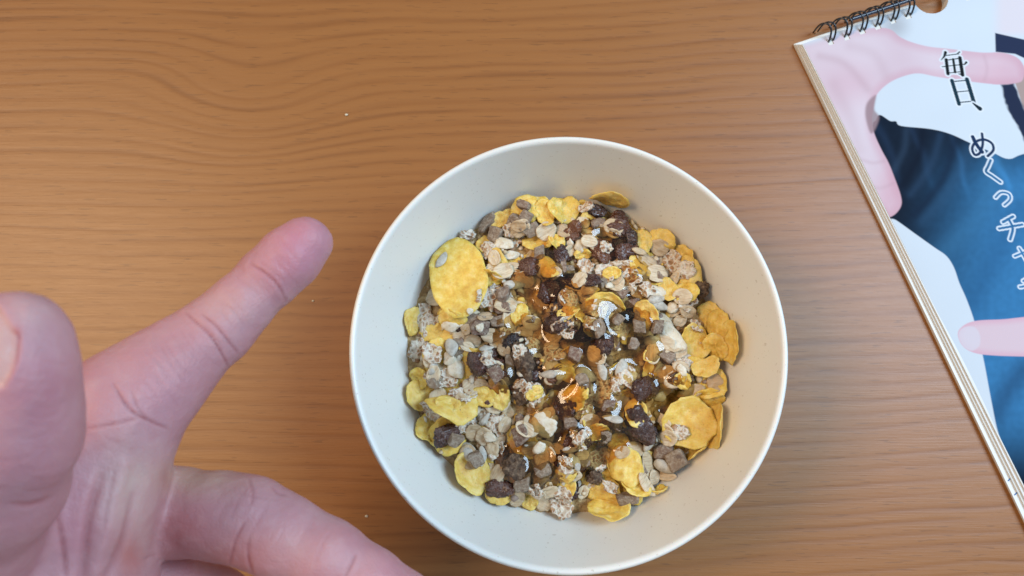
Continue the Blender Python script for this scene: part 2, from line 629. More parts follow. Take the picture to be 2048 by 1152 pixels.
# ------------------------------------------------------------------ the heap: (kind, x, y, w, h, turn) in photograph pixels
# kinds: F corn flake, R raisin, K brown fruit clump, C dusted fruit cube, O oat, B wheat flake, S sunflower kernel, N nut
ITEMS = """
F 1218 404 82 36 -12|F 1137 418 46 62 -10|F 1113 426 30 60 10|F 1092 427 36 60 20|F 1047 410 62 66 0|F 1005 437 56 36 25|F 1078 484 66 48 0|F 992 522 42 62 20
F 969 489 34 40 0|F 984 556 48 24 -10|F 1287 483 36 52 0|F 1324 482 60 52 -20|F 1368 520 50 62 20|F 1376 548 44 76 0|F 1280 532 56 46 0|F 1366 582 66 46 -15
F 826 644 42 58 0|F 904 640 62 34 0|F 874 708 24 66 -25|F 840 756 46 42 0|F 840 790 32 66 25|F 904 808 104 38 -16|F 1162 628 48 52 -20|F 1208 612 80 34 -8
F 1292 632 38 64 10|F 1250 668 36 48 -25|F 1388 684 66 76 0|F 1418 638 30 66 12|F 1437 650 24 68 -8|F 1460 684 36 84 -4|F 1424 696 44 56 20|F 1410 734 56 46 20
F 1420 796 62 48 0|F 1428 850 36 92 -8|F 1391 899 62 30 35|F 1140 712 44 40 0|F 1300 712 34 30 0|F 1052 890 70 50 -35|F 944 947 52 84 32|F 1127 968 48 54 30
F 1060 1003 30 36 25|F 1210 985 66 58 0|F 1210 1014 82 42 -8|F 1272 970 62 28 -25|F 1314 980 44 16 35|F 1237 884 44 40 0|F 1176 839 32 32 0|F 1184 655 50 40 20
F 918 558 116 172 8|F 1375 846 104 98 0|F 1249 932 66 80 15
R 1232 458 76 58 -20|R 1243 434 46 40 20|R 1193 422 50 44 0|R 1141 468 52 42 30|R 1111 506 58 52 0|R 1057 533 48 58 0|R 1262 476 30 54 15|R 1207 506 64 54 -10
R 1247 504 50 48 0|R 1099 583 46 56 10|R 1162 562 76 40 -12|R 1109 648 62 46 0|R 954 728 48 66 15|R 1000 742 50 50 0|R 1112 752 54 44 0|R 994 796 42 44 0
R 1127 812 42 64 12|R 1250 632 44 36 0|R 1160 672 44 34 -20|R 1208 692 52 50 30|R 1286 780 68 66 0|R 896 870 58 56 0|R 1002 976 50 36 -10|R 1121 922 40 38 0
R 1160 876 58 58 0|R 1274 853 54 74 28|R 1149 940 48 40 0|R 1142 887 30 30 0
K 1046 718 42 86 18|K 1052 784 70 54 8|K 1358 760 58 52 0|K 1403 579 40 44 0|K 1210 841 44 54 0|K 1031 932 56 52 0|K 1062 962 36 34 0|K 1187 953 36 32 0
C 1047 410 34 24 -25|C 1053 432 32 26 -32|C 1032 442 36 34 -30|C 1064 460 40 34 28|C 974 445 54 26 38|C 992 467 38 34 -10|C 1078 506 28 28 20|C 1126 601 26 34 10
C 1195 447 40 24 20|C 1205 570 24 34 -5|C 1237 587 40 24 -15|C 1318 547 22 36 10|C 958 654 44 36 0|C 996 644 36 28 10|C 1006 620 38 30 -5|C 1022 732 22 54 14
C 970 776 22 42 -35|C 1194 626 28 28 0|C 1222 634 28 36 0|C 1192 656 34 42 30|C 1278 652 32 32 0|C 1314 652 28 32 0|C 1264 688 28 30 0|C 1332 710 40 36 -40
C 1172 802 28 26 0|C 1048 849 26 50 28|C 1042 868 40 38 30|C 1002 920 22 38 -10|C 1046 968 38 34 20|C 1081 964 40 40 15|C 1098 878 20 36 -20|C 1212 870 28 36 0
C 1328 903 48 34 0|C 1355 926 44 42 20|C 1255 997 50 28 15|C 1215 722 26 26 0|C 1060 640 24 20 0|C 1010 766 24 34 20|C 1140 845 30 30 0|C 1262 610 28 24 0
B 932 468 38 24 0|B 1020 464 32 34 0|B 1022 560 34 38 0|B 963 590 26 36 -20|B 1347 522 40 42 20|B 1370 541 46 36 35|B 1245 537 58 36 -10|B 1258 561 48 50 0
B 852 640 40 74 0|B 1020 660 46 40 20|B 834 696 36 50 -35|B 1108 708 48 32 0|B 884 754 54 38 -10|B 924 790 54 30 -8|B 864 822 46 36 -20|B 1362 726 54 34 -20
B 1200 790 42 40 0|B 1230 770 54 34 25|B 935 849 40 42 0|B 973 835 34 40 20|B 998 849 46 42 0|B 990 897 40 48 0|B 1121 1018 50 48 0|B 1127 992 42 38 0
B 1220 974 38 22 -25|B 1197 920 44 46 0|B 1360 864 40 30 -20|B 1396 652 32 28 -20|B 1172 531 32 38 0|B 1062 690 40 32 10|B 1174 412 36 22 0|B 1150 868 24 20 0
O 1092 462 42 40 30|O 1024 533 36 15 4|O 1025 543 36 13 -4|O 1109 547 30 24 0|O 1319 495 40 36 -30|O 1293 520 54 32 -20|O 1279 503 34 13 -10|O 1335 550 18 36 -10
O 1348 558 18 36 -25|O 1228 568 42 36 -40|O 1276 585 40 26 0|O 1366 592 40 34 0|O 970 632 34 28 20|O 1040 630 48 38 -25|O 992 680 32 30 -40|O 1050 664 36 20 -15
O 924 674 36 34 0|O 946 682 34 32 10|O 1008 700 34 24 -20|O 940 776 26 42 35|O 1344 622 38 26 20|O 1372 626 44 28 -38|O 1360 642 28 26 20|O 1432 766 32 40 10
O 1380 783 56 26 15|O 948 865 34 42 0|O 969 872 34 40 -20|O 1088 920 44 48 -20|O 992 945 16 56 30|O 1035 995 30 44 -15|O 1090 1001 34 46 -25|O 1270 897 40 32 20
O 1328 839 42 20 -35|O 1336 858 38 16 -28|O 1335 875 34 34 0|O 1293 932 38 54 0|O 1332 953 42 20 -15|O 1291 966 28 56 32|O 1308 955 36 30 0|O 1188 718 48 34 10
O 860 715 26 44 -25|O 1105 690 30 24 0|O 1075 810 32 24 20|O 985 816 34 20 -30|O 1325 745 30 24 0|O 1165 910 26 22 0|O 1245 905 30 24 30|O 1095 978 26 34 0
S 884 520 18 46 -32|S 974 704 24 40 8|S 904 694 26 46 15|S 1320 610 48 26 -12|S 1302 682 34 28 10|S 1172 750 44 38 -25|S 1244 738 28 54 -22|S 1175 778 30 24 15
S 965 912 18 46 0|S 1067 889 42 16 0|S 1151 924 20 46 28|S 1324 932 42 28 -20|S 1303 884 24 52 -22|S 938 903 28 50 22|S 1205 742 18 50 15|S 868 735 18 40 -15
N 1007 487 40 30 5|N 1024 510 34 22 10|N 1160 491 22 30 0|N 1140 490 20 30 20|N 1174 488 20 34 -20|N 1314 583 60 30 -8|N 900 653 42 22 0|N 912 738 36 42 0
N 898 716 26 32 0|N 1222 660 30 16 -15|N 1344 678 50 72 25|N 1092 847 60 60 0|N 1320 794 26 22 0|N 960 655 16 20 0|N 940 622 16 14 0
""".replace('\n', '|').split('|')
ITEMS = [t.split() for t in ITEMS if t.strip()]
ITEMS = [(t[0], *map(float, t[1:])) for t in ITEMS]

GH = .0005
GN = 300
gx = (np.arange(GN) - GN / 2 + .5) * GH
GX, GY = np.meshgrid(gx, gx, indexing='ij')
GR = np.hypot(GX, GY)
bed = .0385 - .0105 * (GR / .062) ** 2
bed_n = np.array([noise.noise((a * 420, b * 420, 0)) + .5 * noise.noise((a * 1000, b * 1000, 4)) for a, b in zip(GX.ravel()[::1], GY.ravel())]).reshape(GN, GN)
bed = bed + .0009 * bed_n
HM = np.maximum(bed, wall_z(GR))


def place(k, cx, cy, sx, sy, ang, seed, press=.62, name=None, lift=0.0, extra_tilt=None):
    """drop a piece on the heap at (cx, cy): it leans with what lies below it"""
    V, Fc, th = make_shape(k, sx, sy, seed)
    dx, dy = GX - cx, GY - cy
    ca, sa = math.cos(ang), math.sin(ang)
    u, v = dx * ca + dy * sa, -dx * sa + dy * ca
    e = (u / (sx / 2)) ** 2 + (v / (sy / 2)) ** 2
    msk = e < 1.0
    if msk.sum() < 4:
        msk = e < 4
    hh = HM[msk]
    A = np.stack([dx[msk], dy[msk], np.ones(msk.sum())], 1)
    sol, *_ = np.linalg.lstsq(A, hh, rcond=None)
    g = sol[:2] * .85
    gl = np.hypot(*g)
    lim = {'F': .9, 'O': 1.0, 'B': .9}.get(k, .6)
    if gl > lim: g = g * lim / gl
    res = hh - A[:, :2] @ g
    base = np.quantile(res, press)
    nrm = Vector((-g[0], -g[1], 1)).normalized()
    zx = Vector((ca, sa, 0))
    zx = (zx - nrm * zx.dot(nrm)).normalized()
    yx = nrm.cross(zx)
    Rm = Matrix((zx, yx, nrm)).transposed()
    if extra_tilt:
        Rm = Rm @ Matrix.Rotation(extra_tilt[0], 3, 'X') @ Matrix.Rotation(extra_tilt[1], 3, 'Y')
        lift += .5 * sy * abs(math.sin(extra_tilt[0])) * .55 + .5 * sx * abs(math.sin(extra_tilt[1])) * .55
    z = base + th * .42 + lift
    W = V @ np.array(Rm).T
    pos = np.array([cx, cy, z])
    # keep everything inside the bowl wall
    for _ in range(6):
        P = W + pos
        rr = np.hypot(P[:, 0], P[:, 1])
        pen = (wall_z(rr) - P[:, 2]).max()
        if pen <= .0002: break
        pos[2] += pen * .5
        pos[:2] *= 1 - min(.06, pen * .5 / max(.02, np.hypot(pos[0], pos[1])))
    P = W + pos
    ii = np.round(P[:, 0] / GH + GN / 2 - .5).astype(int)
    jj = np.round(P[:, 1] / GH + GN / 2 - .5).astype(int)
    ok = (ii >= 0) & (ii < GN) & (jj >= 0) & (jj < GN)
    np.maximum.at(HM, (ii[ok], jj[ok]), P[ok, 2])
    if k in 'FOB':       # the flake's own sheet covers its footprint
        prof_ = pos[2] + (g[0] * dx + g[1] * dy)
        m2 = e < .85
        if not extra_tilt:
            HM[m2] = np.maximum(HM[m2], prof_[m2] + th * .3)
    o = mesh_obj(name, V, Fc, MT[k])
    o.matrix_world = Matrix.Translation(Vector(pos)) @ Rm.to_4x4()
    return o


NAMES = {'F': 'corn_flake', 'R': 'raisin', 'K': 'fruit_clump', 'C': 'fruit_cube', 'O': 'oat_flake', 'B': 'wheat_flake',
         'S': 'sunflower_kernel', 'N': 'nut_chunk'}
CATS = {'F': 'corn flake', 'R': 'raisin', 'K': 'dried fruit', 'C': 'dried fruit', 'O': 'oat flake', 'B': 'wheat flake',
        'S': 'seed', 'N': 'nut'}
ADJ = {'F': 'yellow corn flake', 'R': 'dark wrinkled raisin', 'K': 'rough brown fruit clump', 'C': 'dusty grey brown fruit cube',
       'O': 'thin tan oat flake', 'B': 'brown and white rolled wheat flake', 'S': 'pale grey sunflower kernel', 'N': 'cream white nut chunk'}
GROUPS = {k: v.replace('_', ' ') + 's in the muesli bowl' for k, v in NAMES.items()}
OWN = {  # pieces known by their own look; the second text is how neighbours refer to them
    ('F', 918, 558): ('largest round yellow corn flake at the upper left of the heap', 'the largest corn flake'),
    ('F', 1375, 846): ('broad smooth orange corn flake at the lower right of the heap', 'the broad orange corn flake'),
    ('F', 1249, 932): ('pale yellow corn flake with pinched waist near the bottom right', 'the pinched pale corn flake'),
    ('F', 904, 808): ('long torn yellow corn flake at the left edge of the heap', 'the long torn corn flake'),
    ('F', 1460, 684): ('bright corn flake standing farthest right against the bowl wall', 'the rightmost standing corn flake'),
    ('F', 1218, 404): ('curled corn flake lying topmost at the back of the heap', 'the topmost curled corn flake'),
    ('F', 944, 947): ('long pale corn flake leaning on the lower left bowl wall', 'the lower left leaning corn flake'),
    ('R', 1232, 458): ('big glossy raisin under honey at the top of the heap', 'the glossy top raisin'),
    ('R', 1286, 780): ('biggest round dark raisin right of the middle', 'the biggest round raisin'),
    ('R', 1109, 648): ('near black raisin in the very middle of the heap', 'the middle raisin'),
    ('R', 896, 870): ('dusty purple raisin at the lower left bowl wall', 'the lower left raisin'),
    ('R', 954, 728): ('oval purple raisin on the left side of the heap', 'the oval left raisin'),
    ('R', 1274, 853): ('long dark raisin leaning below the biggest round raisin', 'the long leaning raisin'),
    ('K', 1403, 579): ('lone brown fruit clump stuck on the upper right bowl wall', 'the lone clump on the wall'),
    ('K', 1052, 784): ('craggy brown fruit clump left of the lower middle', 'the craggy brown clump'),
    ('K', 1358, 760): ('rough brown fruit clump glazed with honey at the right', 'the honeyed right clump'),
    ('N', 1344, 678): ('large beige nut half lying at the right of the heap', 'the large nut half'),
    ('N', 1092, 847): ('big cream nut piece shining with honey at the bottom middle', 'the big honeyed nut'),
    ('N', 1007, 487): ('white rounded nut chunk at the upper left of the heap', 'the white upper nut'),
    ('S', 1172, 750): ('broad white sunflower kernel below the middle of the heap', 'the broad white kernel'),
    ('S', 884, 520): ('slim white seed sliver lying on the largest corn flake', None),
    ('B', 1121, 1018): ('frilly rolled wheat flake lowest in the bowl', 'the lowest wheat flake'),
    ('B', 852, 640): ('dark red brown husk flake at the left bowl wall', 'the red brown left husk'),
    ('B', 1258, 561): ('broad frosted wheat flake at the upper right of the heap', 'the frosted wheat flake'),
    ('C', 1064, 460): ('squarest dusty fruit cube near the back of the heap', 'the square back cube'),
    ('C', 1355, 926): ('cracked tan fruit cube at the lower right bowl wall', 'the lower right cube'),
}
LAND = [(x, y, s[1]) for (k, x, y), s in OWN.items() if s[1]]
used = set()


def auto_label(k, x, y, w, h, pre=''):
    if not pre and (k, int(x), int(y)) in OWN:
        lab = OWN[(k, int(x), int(y))][0]
        used.add(lab)
        return lab
    near = sorted(LAND, key=lambda l: math.hypot(l[0] - x, l[1] - y))

    def d8(l):
        a = math.degrees(math.atan2(l[1] - y, x - l[0])) % 360
        return ['right of', 'above and right of', 'above', 'above and left of', 'left of', 'below and left of', 'below',
                'below and right of'][int((a + 22.5) // 45) % 8]
    size = pre or 'small ' if w * h < 900 else ('large ' if w * h > 2600 else '')
    cands = [f'{size}{ADJ[k]} {d8(l)} {l[2]}' for l in near[:3]]
    cands += [f'{size}{ADJ[k]} between {a[2]} and {b[2]}' for a, b in ((near[0], near[1]), (near[0], near[2]), (near[1], near[2]))]
    cands += [f'{pre}{ADJ[k]} {d8(l)} {l[2]}' for l in near[3:9]]
    cands += [f'{pre}{ADJ[k]} between {a[2]} and {b[2]}' for a in near[:5] for b in near[1:6] if a[2] < b[2]]
    for c in cands:
        if c not in used and len(c.split()) <= 16:
            used.add(c)
            return c
    c = cands[0]
    return c


# crumbs at the bottom of the heap, seen only through gaps
M = Mat('muesli_crumb')
_co = M.coord()
_n = M.noise(_co, 500, 4, .7)
M.bump(_n, 1, .001)
crumb_mat = M.set(Base_Color=M.ramp(_n, [(.3, (.20, .11, .05)), (.5, (.46, .29, .12)), (.7, (.66, .50, .26))]), Roughness=.7)
inside = GR < .0605
idx = -np.ones((GN, GN), int)
idx[inside] = np.arange(inside.sum())
q = (idx[:-1, :-1] >= 0) & (idx[1:, :-1] >= 0) & (idx[1:, 1:] >= 0) & (idx[:-1, 1:] >= 0)
Fq = np.stack([idx[:-1, :-1][q], idx[1:, :-1][q], idx[1:, 1:][q], idx[:-1, 1:][q]], 1)
crumbs = mesh_obj('muesli_crumbs', np.stack([GX[inside], GY[inside], bed[inside]], 1), Fq, crumb_mat)
tag(crumbs, 'fine brown muesli crumbs under the flakes and raisins', 'crumbs', kind='stuff')

seed = 100
# half buried pieces
R2 = random.Random(21)
FILL = [('R', 12, 50, 42), ('C', 22, 36, 32), ('B', 26, 46, 40), ('F', 46, 84, 66), ('O', 70, 40, 32), ('B', 8, 40, 34)]
fillers = []
loose = []
for k, cnt, w, h in FILL:
    for i in range(cnt):
        for _ in range(40):
            a, r = R2.uniform(0, 2 * PI), .0555 * math.sqrt(R2.random())
            if k == 'F':
                r = .018 + .039 * math.sqrt(R2.random())
            if not (k == 'O' and r > .053): break
        seed += 1
        f = R2.uniform(.8, 1.2) * .000182
        o = place(k, r * math.cos(a), r * math.sin(a), w * f, h * f, R2.uniform(0, PI), seed, .5, NAMES[k])
        fillers.append((o, k, w * .9, h * .9))

R4 = random.Random(9)
# fine chips of oat, bran and flake between the pieces
chv, chf, chc = [], [], []
i3v, i3f = ico(1)
for i in range(700):
    a, r_ = R4.uniform(0, 2 * PI), .0575 * math.sqrt(R4.random())
    x_, y_ = r_ * math.cos(a), r_ * math.sin(a)
    ix, iy = int(round(x_ / GH + GN / 2 - .5)), int(round(y_ / GH + GN / 2 - .5))
    z_ = np.median(HM[ix - 1:ix + 2, iy - 1:iy + 2])
    sz = R4.uniform(.0006, .0014)
    Q = i3v * np.array([sz * R4.uniform(.7, 1.6), sz, sz * R4.uniform(.25, .6)]) * (1 + .35 * rng.standard_normal((len(i3v), 1)) * .6)
    Rr = np.array(Matrix.Rotation(R4.uniform(0, 6.28), 3, 'Z') @ Matrix.Rotation(R4.uniform(-.7, .7), 3, 'X'))
    chf.append(i3f + len(i3v) * i)
    chv.append(Q @ Rr.T + np.array([x_, y_, z_ + sz * .2]))
    c = R4.choice(((.70, .58, .40), (.62, .46, .27), (.78, .70, .56), (.36, .19, .09), (.74, .46, .09), (.30, .21, .16)))
    chc.append(np.tile(np.array([*c, 1]), (len(i3v), 1)))
M = Mat('fine_chips')
at = M.n('ShaderNodeAttribute', attribute_name='chip')
M.set(Base_Color=at.outputs['Color'], Roughness=.6)
chips = mesh_obj('muesli_chips', np.concatenate(chv), np.concatenate(chf), M.m)
cc_ = chips.data.color_attributes.new('chip', 'FLOAT_COLOR', 'POINT')
cc_.data.foreach_set('color', np.concatenate(chc).astype(np.float32).ravel())
tag(chips, 'tiny broken chips of oat and bran between the muesli pieces', 'crumbs', kind='stuff')

ORDER = {'F': 0, 'K': 1.2, 'R': 1, 'C': 2, 'B': 3, 'O': 4, 'N': 5, 'S': 6}
TOPF = {(918, 558), (1375, 846), (1249, 932), (904, 808)}
MIDF = {(1162, 628), (1208, 612), (1184, 655), (1140, 712), (1250, 668), (1292, 632), (1300, 712), (1280, 532), (1052, 890), (1078, 484), (1237, 884)}
seq = sorted(range(len(ITEMS)), key=lambda i: (ORDER[ITEMS[i][0]] + (2.4 if (ITEMS[i][1], ITEMS[i][2]) in TOPF else 4.5 if (ITEMS[i][0] == 'F' and ITEMS[i][1] > 1400 and ITEMS[i][2] < 760) else 1.9 if (ITEMS[i][1], ITEMS[i][2]) in MIDF else 0), i))
for i in seq:
    k, x, y, w, h, rot = ITEMS[i]
    seed += 1
    z0 = .042
    for _ in range(3):
        p = un(x, y, z0)
        ix = min(GN - 1, max(0, int(round(p[0] / GH + GN / 2 - .5))))
        iy = min(GN - 1, max(0, int(round(p[1] / GH + GN / 2 - .5))))
        z0 = min(.058, HM[ix, iy] + .001)
    s = (CAM[2] - z0) / math.cos(TILT) / F_PX * 1.0
    sc = {'R': .90, 'C': .84, 'K': .88, 'N': .86}.get(k, 1.0)
    sx, sy = w * s * sc, h * s * sc
    tilt = None
    if k == 'F' and min(w, h) / max(w, h) < .62:
        L, Sh = max(sx, sy), min(sx, sy)
        real = max(Sh, .80 * L)
        t = math.acos(min(1, max(.25, Sh / real))) * (.5 if x > 1400 else .8)
        sg = 1 if (seed % 2) else -1
        # flakes on the wall lean outwards
        if sy > sx:
            lean = 1 if (x > 1150) else -1
            tilt = (0, -t * lean)
            sx = real
        else:
            lean = 1 if (y < 700) else -1
            tilt = (t * lean, 0)
            sy = real
    if k == 'F' and tilt is None and (x, y) not in TOPF:
        tilt = (R2.uniform(-.3, .3), R2.uniform(-.3, .3))
    o = place(k, p[0], p[1], sx, sy, math.radians(rot), seed, .96 if (x, y) in TOPF else .62, NAMES[k], 0.0, tilt)
    tag(o, auto_label(k, x, y, w, h), CATS[k], GROUPS[k])

# small loose pieces sprinkled over the middle
R3 = random.Random(5)
for k, cnt, w, h in (('O', 90, 40, 30), ('B', 30, 42, 34), ('C', 14, 29, 25), ('S', 12, 38, 19), ('N', 6, 22, 17), ('F', 20, 48, 36)):
    for i in range(cnt):
        seed += 1
        a, r_ = R3.uniform(0, 2 * PI), .056 * math.sqrt(R3.random())
        px_, py_ = 1150 + r_ * math.cos(a) * 5400, 715 + r_ * math.sin(a) * 5200
        if any(math.hypot(px_ - x_, (py_ - y_) * .8) < 62 for x_, y_ in ((918, 558), (1375, 846), (1249, 932))): continue
        if px_ > 1385 and py_ < 830 or py_ < 440: continue
        p = un(px_, py_, .045)
        f = R3.uniform(.75, 1.25) * .000182
        o = place(k, p[0], p[1], w * f, h * f, R3.uniform(0, PI), seed, .45, NAMES[k])
        loose.append((o, k, w * .9, h * .9))
# of the half buried pieces keep those that show through the gaps
bpy.context.view_layer.update()
dgr = bpy.context.evaluated_depsgraph_get()
seen = {}
for py in range(370, 1056, 2):
    for px in range(800, 1500, 2):
        hit, _l, _n2, _i, ob, _m = scene.ray_cast(dgr, Vector(CAM), Vector(ray(px, py)))
        if hit:
            t_ = seen.setdefault(ob.name, [0, 0, 0])
            t_[0] += 1
            t_[1] += px
            t_[2] += py
for o, k, w, h in fillers + loose:
    t_ = seen.get(o.name)
    if not t_ or t_[0] < 10:
        bpy.data.objects.remove(o)
        continue
    pre = 'small loose ' if (o, k, w, h) in loose else 'half buried '
    g_ = pre + NAMES[k].replace('_', ' ') + 's in the heap'
    tag(o, auto_label(k, t_[1] / t_[0], t_[2] / t_[0], w, h, pre), CATS[k], g_)

# ------------------------------------------------------------------ honey
def blur(A, s):
    n = int(s * 3)
    kx = np.exp(-.5 * (np.arange(-n, n + 1) / s) ** 2)
    kx /= kx.sum()
    A = np.apply_along_axis(lambda v: np.convolve(np.pad(v, n, 'edge'), kx, 'valid'), 0, A)
    return np.apply_along_axis(lambda v: np.convolve(np.pad(v, n, 'edge'), kx, 'valid'), 1, A)


M = Mat('honey')
M.t.nodes.remove(M.b)
tr = M.n('ShaderNodeBsdfTransparent')
tr.inputs[0].default_value = (1.0, .84, .56, 1)
gl = M.n('ShaderNodeBsdfGlossy')
gl.inputs['Roughness'].default_value = .08
gl.inputs['Color'].default_value = (1, 1, 1, 1)
fr = M.n('ShaderNodeFresnel')
fr.inputs[0].default_value = 1.5
mx = M.n('ShaderNodeMixShader')
M.link(fr.outputs[0], mx.inputs[0])
M.link(tr.outputs[0], mx.inputs[1])
M.link(gl.outputs[0], mx.inputs[2])
M.link(mx.outputs[0], M.out.inputs['Surface'])
DROPS = [(1232, 470, 50), (1180, 445, 26), (1100, 560, 62), (1040, 560, 34), (1160, 600, 56), (1215, 625, 60), (1290, 640, 46), (1285, 540, 40),
         (1150, 700, 62), (1085, 690, 40), (1230, 690, 46), (1310, 700, 34), (1300, 780, 74), (1370, 770, 40), (1190, 790, 50), (1120, 770, 62),
         (1010, 760, 40), (1060, 640, 34), (1120, 860, 52), (1085, 840, 34), (1240, 850, 50), (1040, 930, 54), (1080, 960, 36), (1150, 930, 42),
         (1095, 510, 34), (1195, 905, 40), (1240, 885, 34), (1000, 650, 34)]
fld = np.zeros((GN, GN))
for x, y, r in DROPS:
    p = un(x, y, .045)
    rr = r * .000185
    fld += np.exp(-((GX - p[0]) ** 2 + (GY - p[1]) ** 2) / (rr * .8) ** 2)
fn = np.array([noise.noise((a * 260, b * 260, 9)) for a, b in zip(GX.ravel(), GY.ravel())]).reshape(GN, GN)
fld = fld + .22 * fn
HB = blur(HM, 3.0)
HC = blur(HM, 6.5)
film = np.clip((fld - .42) / .5, -.6, 1)
hz = blur(.60 * HB + .40 * HC + .0014 * film - .0004, 2.1)
on = (fld > .32) & (GR < .058)
idx = -np.ones((GN, GN), int)
idx[on] = np.arange(on.sum())
q = (idx[:-1, :-1] >= 0) & (idx[1:, :-1] >= 0) & (idx[1:, 1:] >= 0) & (idx[:-1, 1:] >= 0)
Fq = np.stack([idx[:-1, :-1][q], idx[1:, :-1][q], idx[1:, 1:][q], idx[:-1, 1:][q]], 1)
honey = mesh_obj('honey', np.stack([GX[on], GY[on], hz[on]], 1), Fq, M.m)
tag(honey, 'shiny amber honey drizzled over the middle of the muesli', 'honey', kind='stuff')

# ------------------------------------------------------------------ table crumbs
for (x, y, s, lab) in ((693, 230, .0011, 'tiny white crumb on bare table above the index finger'),
                       (626, 602, .0008, 'tiny pale crumb on the table between fingertip and bowl'),
                       (733, 1032, .0010, 'tiny tan crumb on the table between middle finger and bowl')):
    Vc, Fc = blob(s * 1.3, s, s * .7, x, .3, .1, 3)
    p = un(x, y, 0)
    tag(mesh_obj('crumb', Vc, Fc, MT['N'], loc=(p[0], p[1], s * .3)), lab, 'crumb', 'stray crumbs on the table')


# ------------------------------------------------------------------ calendar
ZC = .0046                 # height of the cover


def poly_sd(X, Y, poly):
    """signed distance to a closed polygon (negative inside)"""
    P = np.array(poly, float)
    d = np.full(X.shape, 1e9)
    ins = np.zeros(X.shape, bool)
    for i in range(len(P)):
        a, b = P[i], P[(i + 1) % len(P)]
        e = b - a
        wx, wy = X - a[0], Y - a[1]
        t = np.clip((wx * e[0] + wy * e[1]) / max(e @ e, 1e-9), 0, 1)
        d = np.minimum(d, (wx - e[0] * t) ** 2 + (wy - e[1] * t) ** 2)
        c = ((a[1] <= Y) & (b[1] > Y)) | ((b[1] <= Y) & (a[1] > Y))
        with np.errstate(divide='ignore', invalid='ignore'):
            xi = a[0] + (Y - a[1]) / (b[1] - a[1] if b[1] != a[1] else 1e-9) * e[0]
        ins ^= c & (X < xi)
    d = np.sqrt(d)
    return np.where(ins, -d, d)


def poly_line(X, Y, pts):
    P = np.array(arc(pts, 4))
    d = np.full(X.shape, 1e9)
    for a, b in zip(P[:-1], P[1:]):
        e = b - a
        t = np.clip(((X - a[0]) * e[0] + (Y - a[1]) * e[1]) / (e @ e), 0, 1)
        d = np.minimum(d, np.hypot(X - a[0] - e[0] * t, Y - a[1] - e[1] * t))
    return d


def sstep(a, b, x):
    t = np.clip((x - a) / (b - a), 0, 1)
    return t * t * (3 - 2 * t)


def spline(pts, n=6):
    P = np.array(pts, float)
    out = []
    N = len(P)
    for i in range(N):
        p0, p1, p2, p3 = P[i - 1], P[i], P[(i + 1) % N], P[(i + 2) % N]
        for t in np.arange(n) / n:
            out.append(.5 * (2 * p1 + (p2 - p0) * t + (2 * p0 - 5 * p1 + 4 * p2 - p3) * t * t + (3 * p1 - p0 - 3 * p2 + p3) * t ** 3))
    return out


HAND_PRINT = spline([(1560, 100), (1600, 84), (1690, 62), (1770, 56), (1800, 74), (1822, 84), (1856, 93), (1900, 98), (1960, 105), (2004, 106), (2034, 116),
              (2048, 136), (2046, 158), (2034, 166), (1995, 169), (1938, 163), (1875, 154), (1838, 147), (1809, 152), (1778, 166), (1754, 189),
              (1747, 216), (1744, 240), (1748, 266), (1762, 298), (1776, 324), (1786, 348), (1801, 390), (1802, 412), (1788, 430), (1772, 431), (1740, 400), (1640, 300)])
PALM_SHADE = spline([(1752, 190), (1749, 218), (1758, 232), (1756, 246), (1746, 266), (1738, 262), (1730, 230), (1734, 205)])
SHIRT = spline([(1746, 262), (1752, 240), (1760, 230), (1780, 242), (1792, 243), (1802, 252), (1860, 258), (1900, 268), (1940, 286), (1985, 305), (2018, 318), (2060, 306), (2200, 300),
         (2300, 600), (2200, 1000), (2060, 990), (2020, 915), (1998, 868), (1983, 800), (1967, 716), (1950, 646), (1934, 600), (1919, 566), (1908, 535), (1893, 512), (1869, 495), (1831, 468),
         (1792, 440), (1775, 432), (1770, 380)], 5)
FINGER = spline([(1916, 668), (1926, 652), (1950, 642), (2000, 639), (2100, 638), (2110, 714), (2050, 713), (1990, 711), (1950, 706), (1926, 692)])
NAIL = spline([(1917, 670), (1926, 655), (1948, 653), (1960, 668), (1960, 690), (1945, 702), (1926, 692)])
HAIR = [(1990, 66), (2060, 82), (2060, 122), (2030, 108), (1991, 104)]
STRAP = [(2002, 170), (2026, 166), (2044, 210), (2075, 290), (2070, 330), (2040, 262), (2014, 214)]
SKINB = [(2028, 160), (2062, 130), (2075, 250), (2048, 222)]


def glyph_sd(X, Y, strokes, c, u, v):
    """distance to the union of brush strokes; strokes = [(points, widths)] in a unit box"""
    det = u[0] * v[1] - u[1] * v[0]
    A = ((X - c[0]) * v[1] - (Y - c[1]) * v[0]) / det + .5
    B = (-(X - c[0]) * u[1] + (Y - c[1]) * u[0]) / det + .5
    d = np.full(X.shape, 9.0)
    for pts, ws in strokes:
        for i in range(len(pts) - 1):
            a, b = np.array(pts[i]), np.array(pts[i + 1])
            wa, wb = ws[min(i, len(ws) - 1)], ws[min(i + 1, len(ws) - 1)]
            e = b - a
            t = np.clip(((A - a[0]) * e[0] + (B - a[1]) * e[1]) / (e @ e), 0, 1)
            d = np.minimum(d, np.hypot(A - a[0] - e[0] * t, B - a[1] - e[1] * t) - (wa + (wb - wa) * t) / 2)
    return d * math.sqrt(abs(det))


def arc(pts, n=5):
    P = np.array(pts, float)
    out = []
    for i in range(len(P) - 1):
        p0, p1, p2, p3 = P[max(i - 1, 0)], P[i], P[i + 1], P[min(i + 2, len(P) - 1)]
        for t in np.arange(n) / n:
            out.append(tuple(.5 * (2 * p1 + (p2 - p0) * t + (2 * p0 - 5 * p1 + 4 * p2 - p3) * t * t + (3 * p1 - p0 - 3 * p2 + p3) * t ** 3)))
    out.append(tuple(P[-1]))
    return out


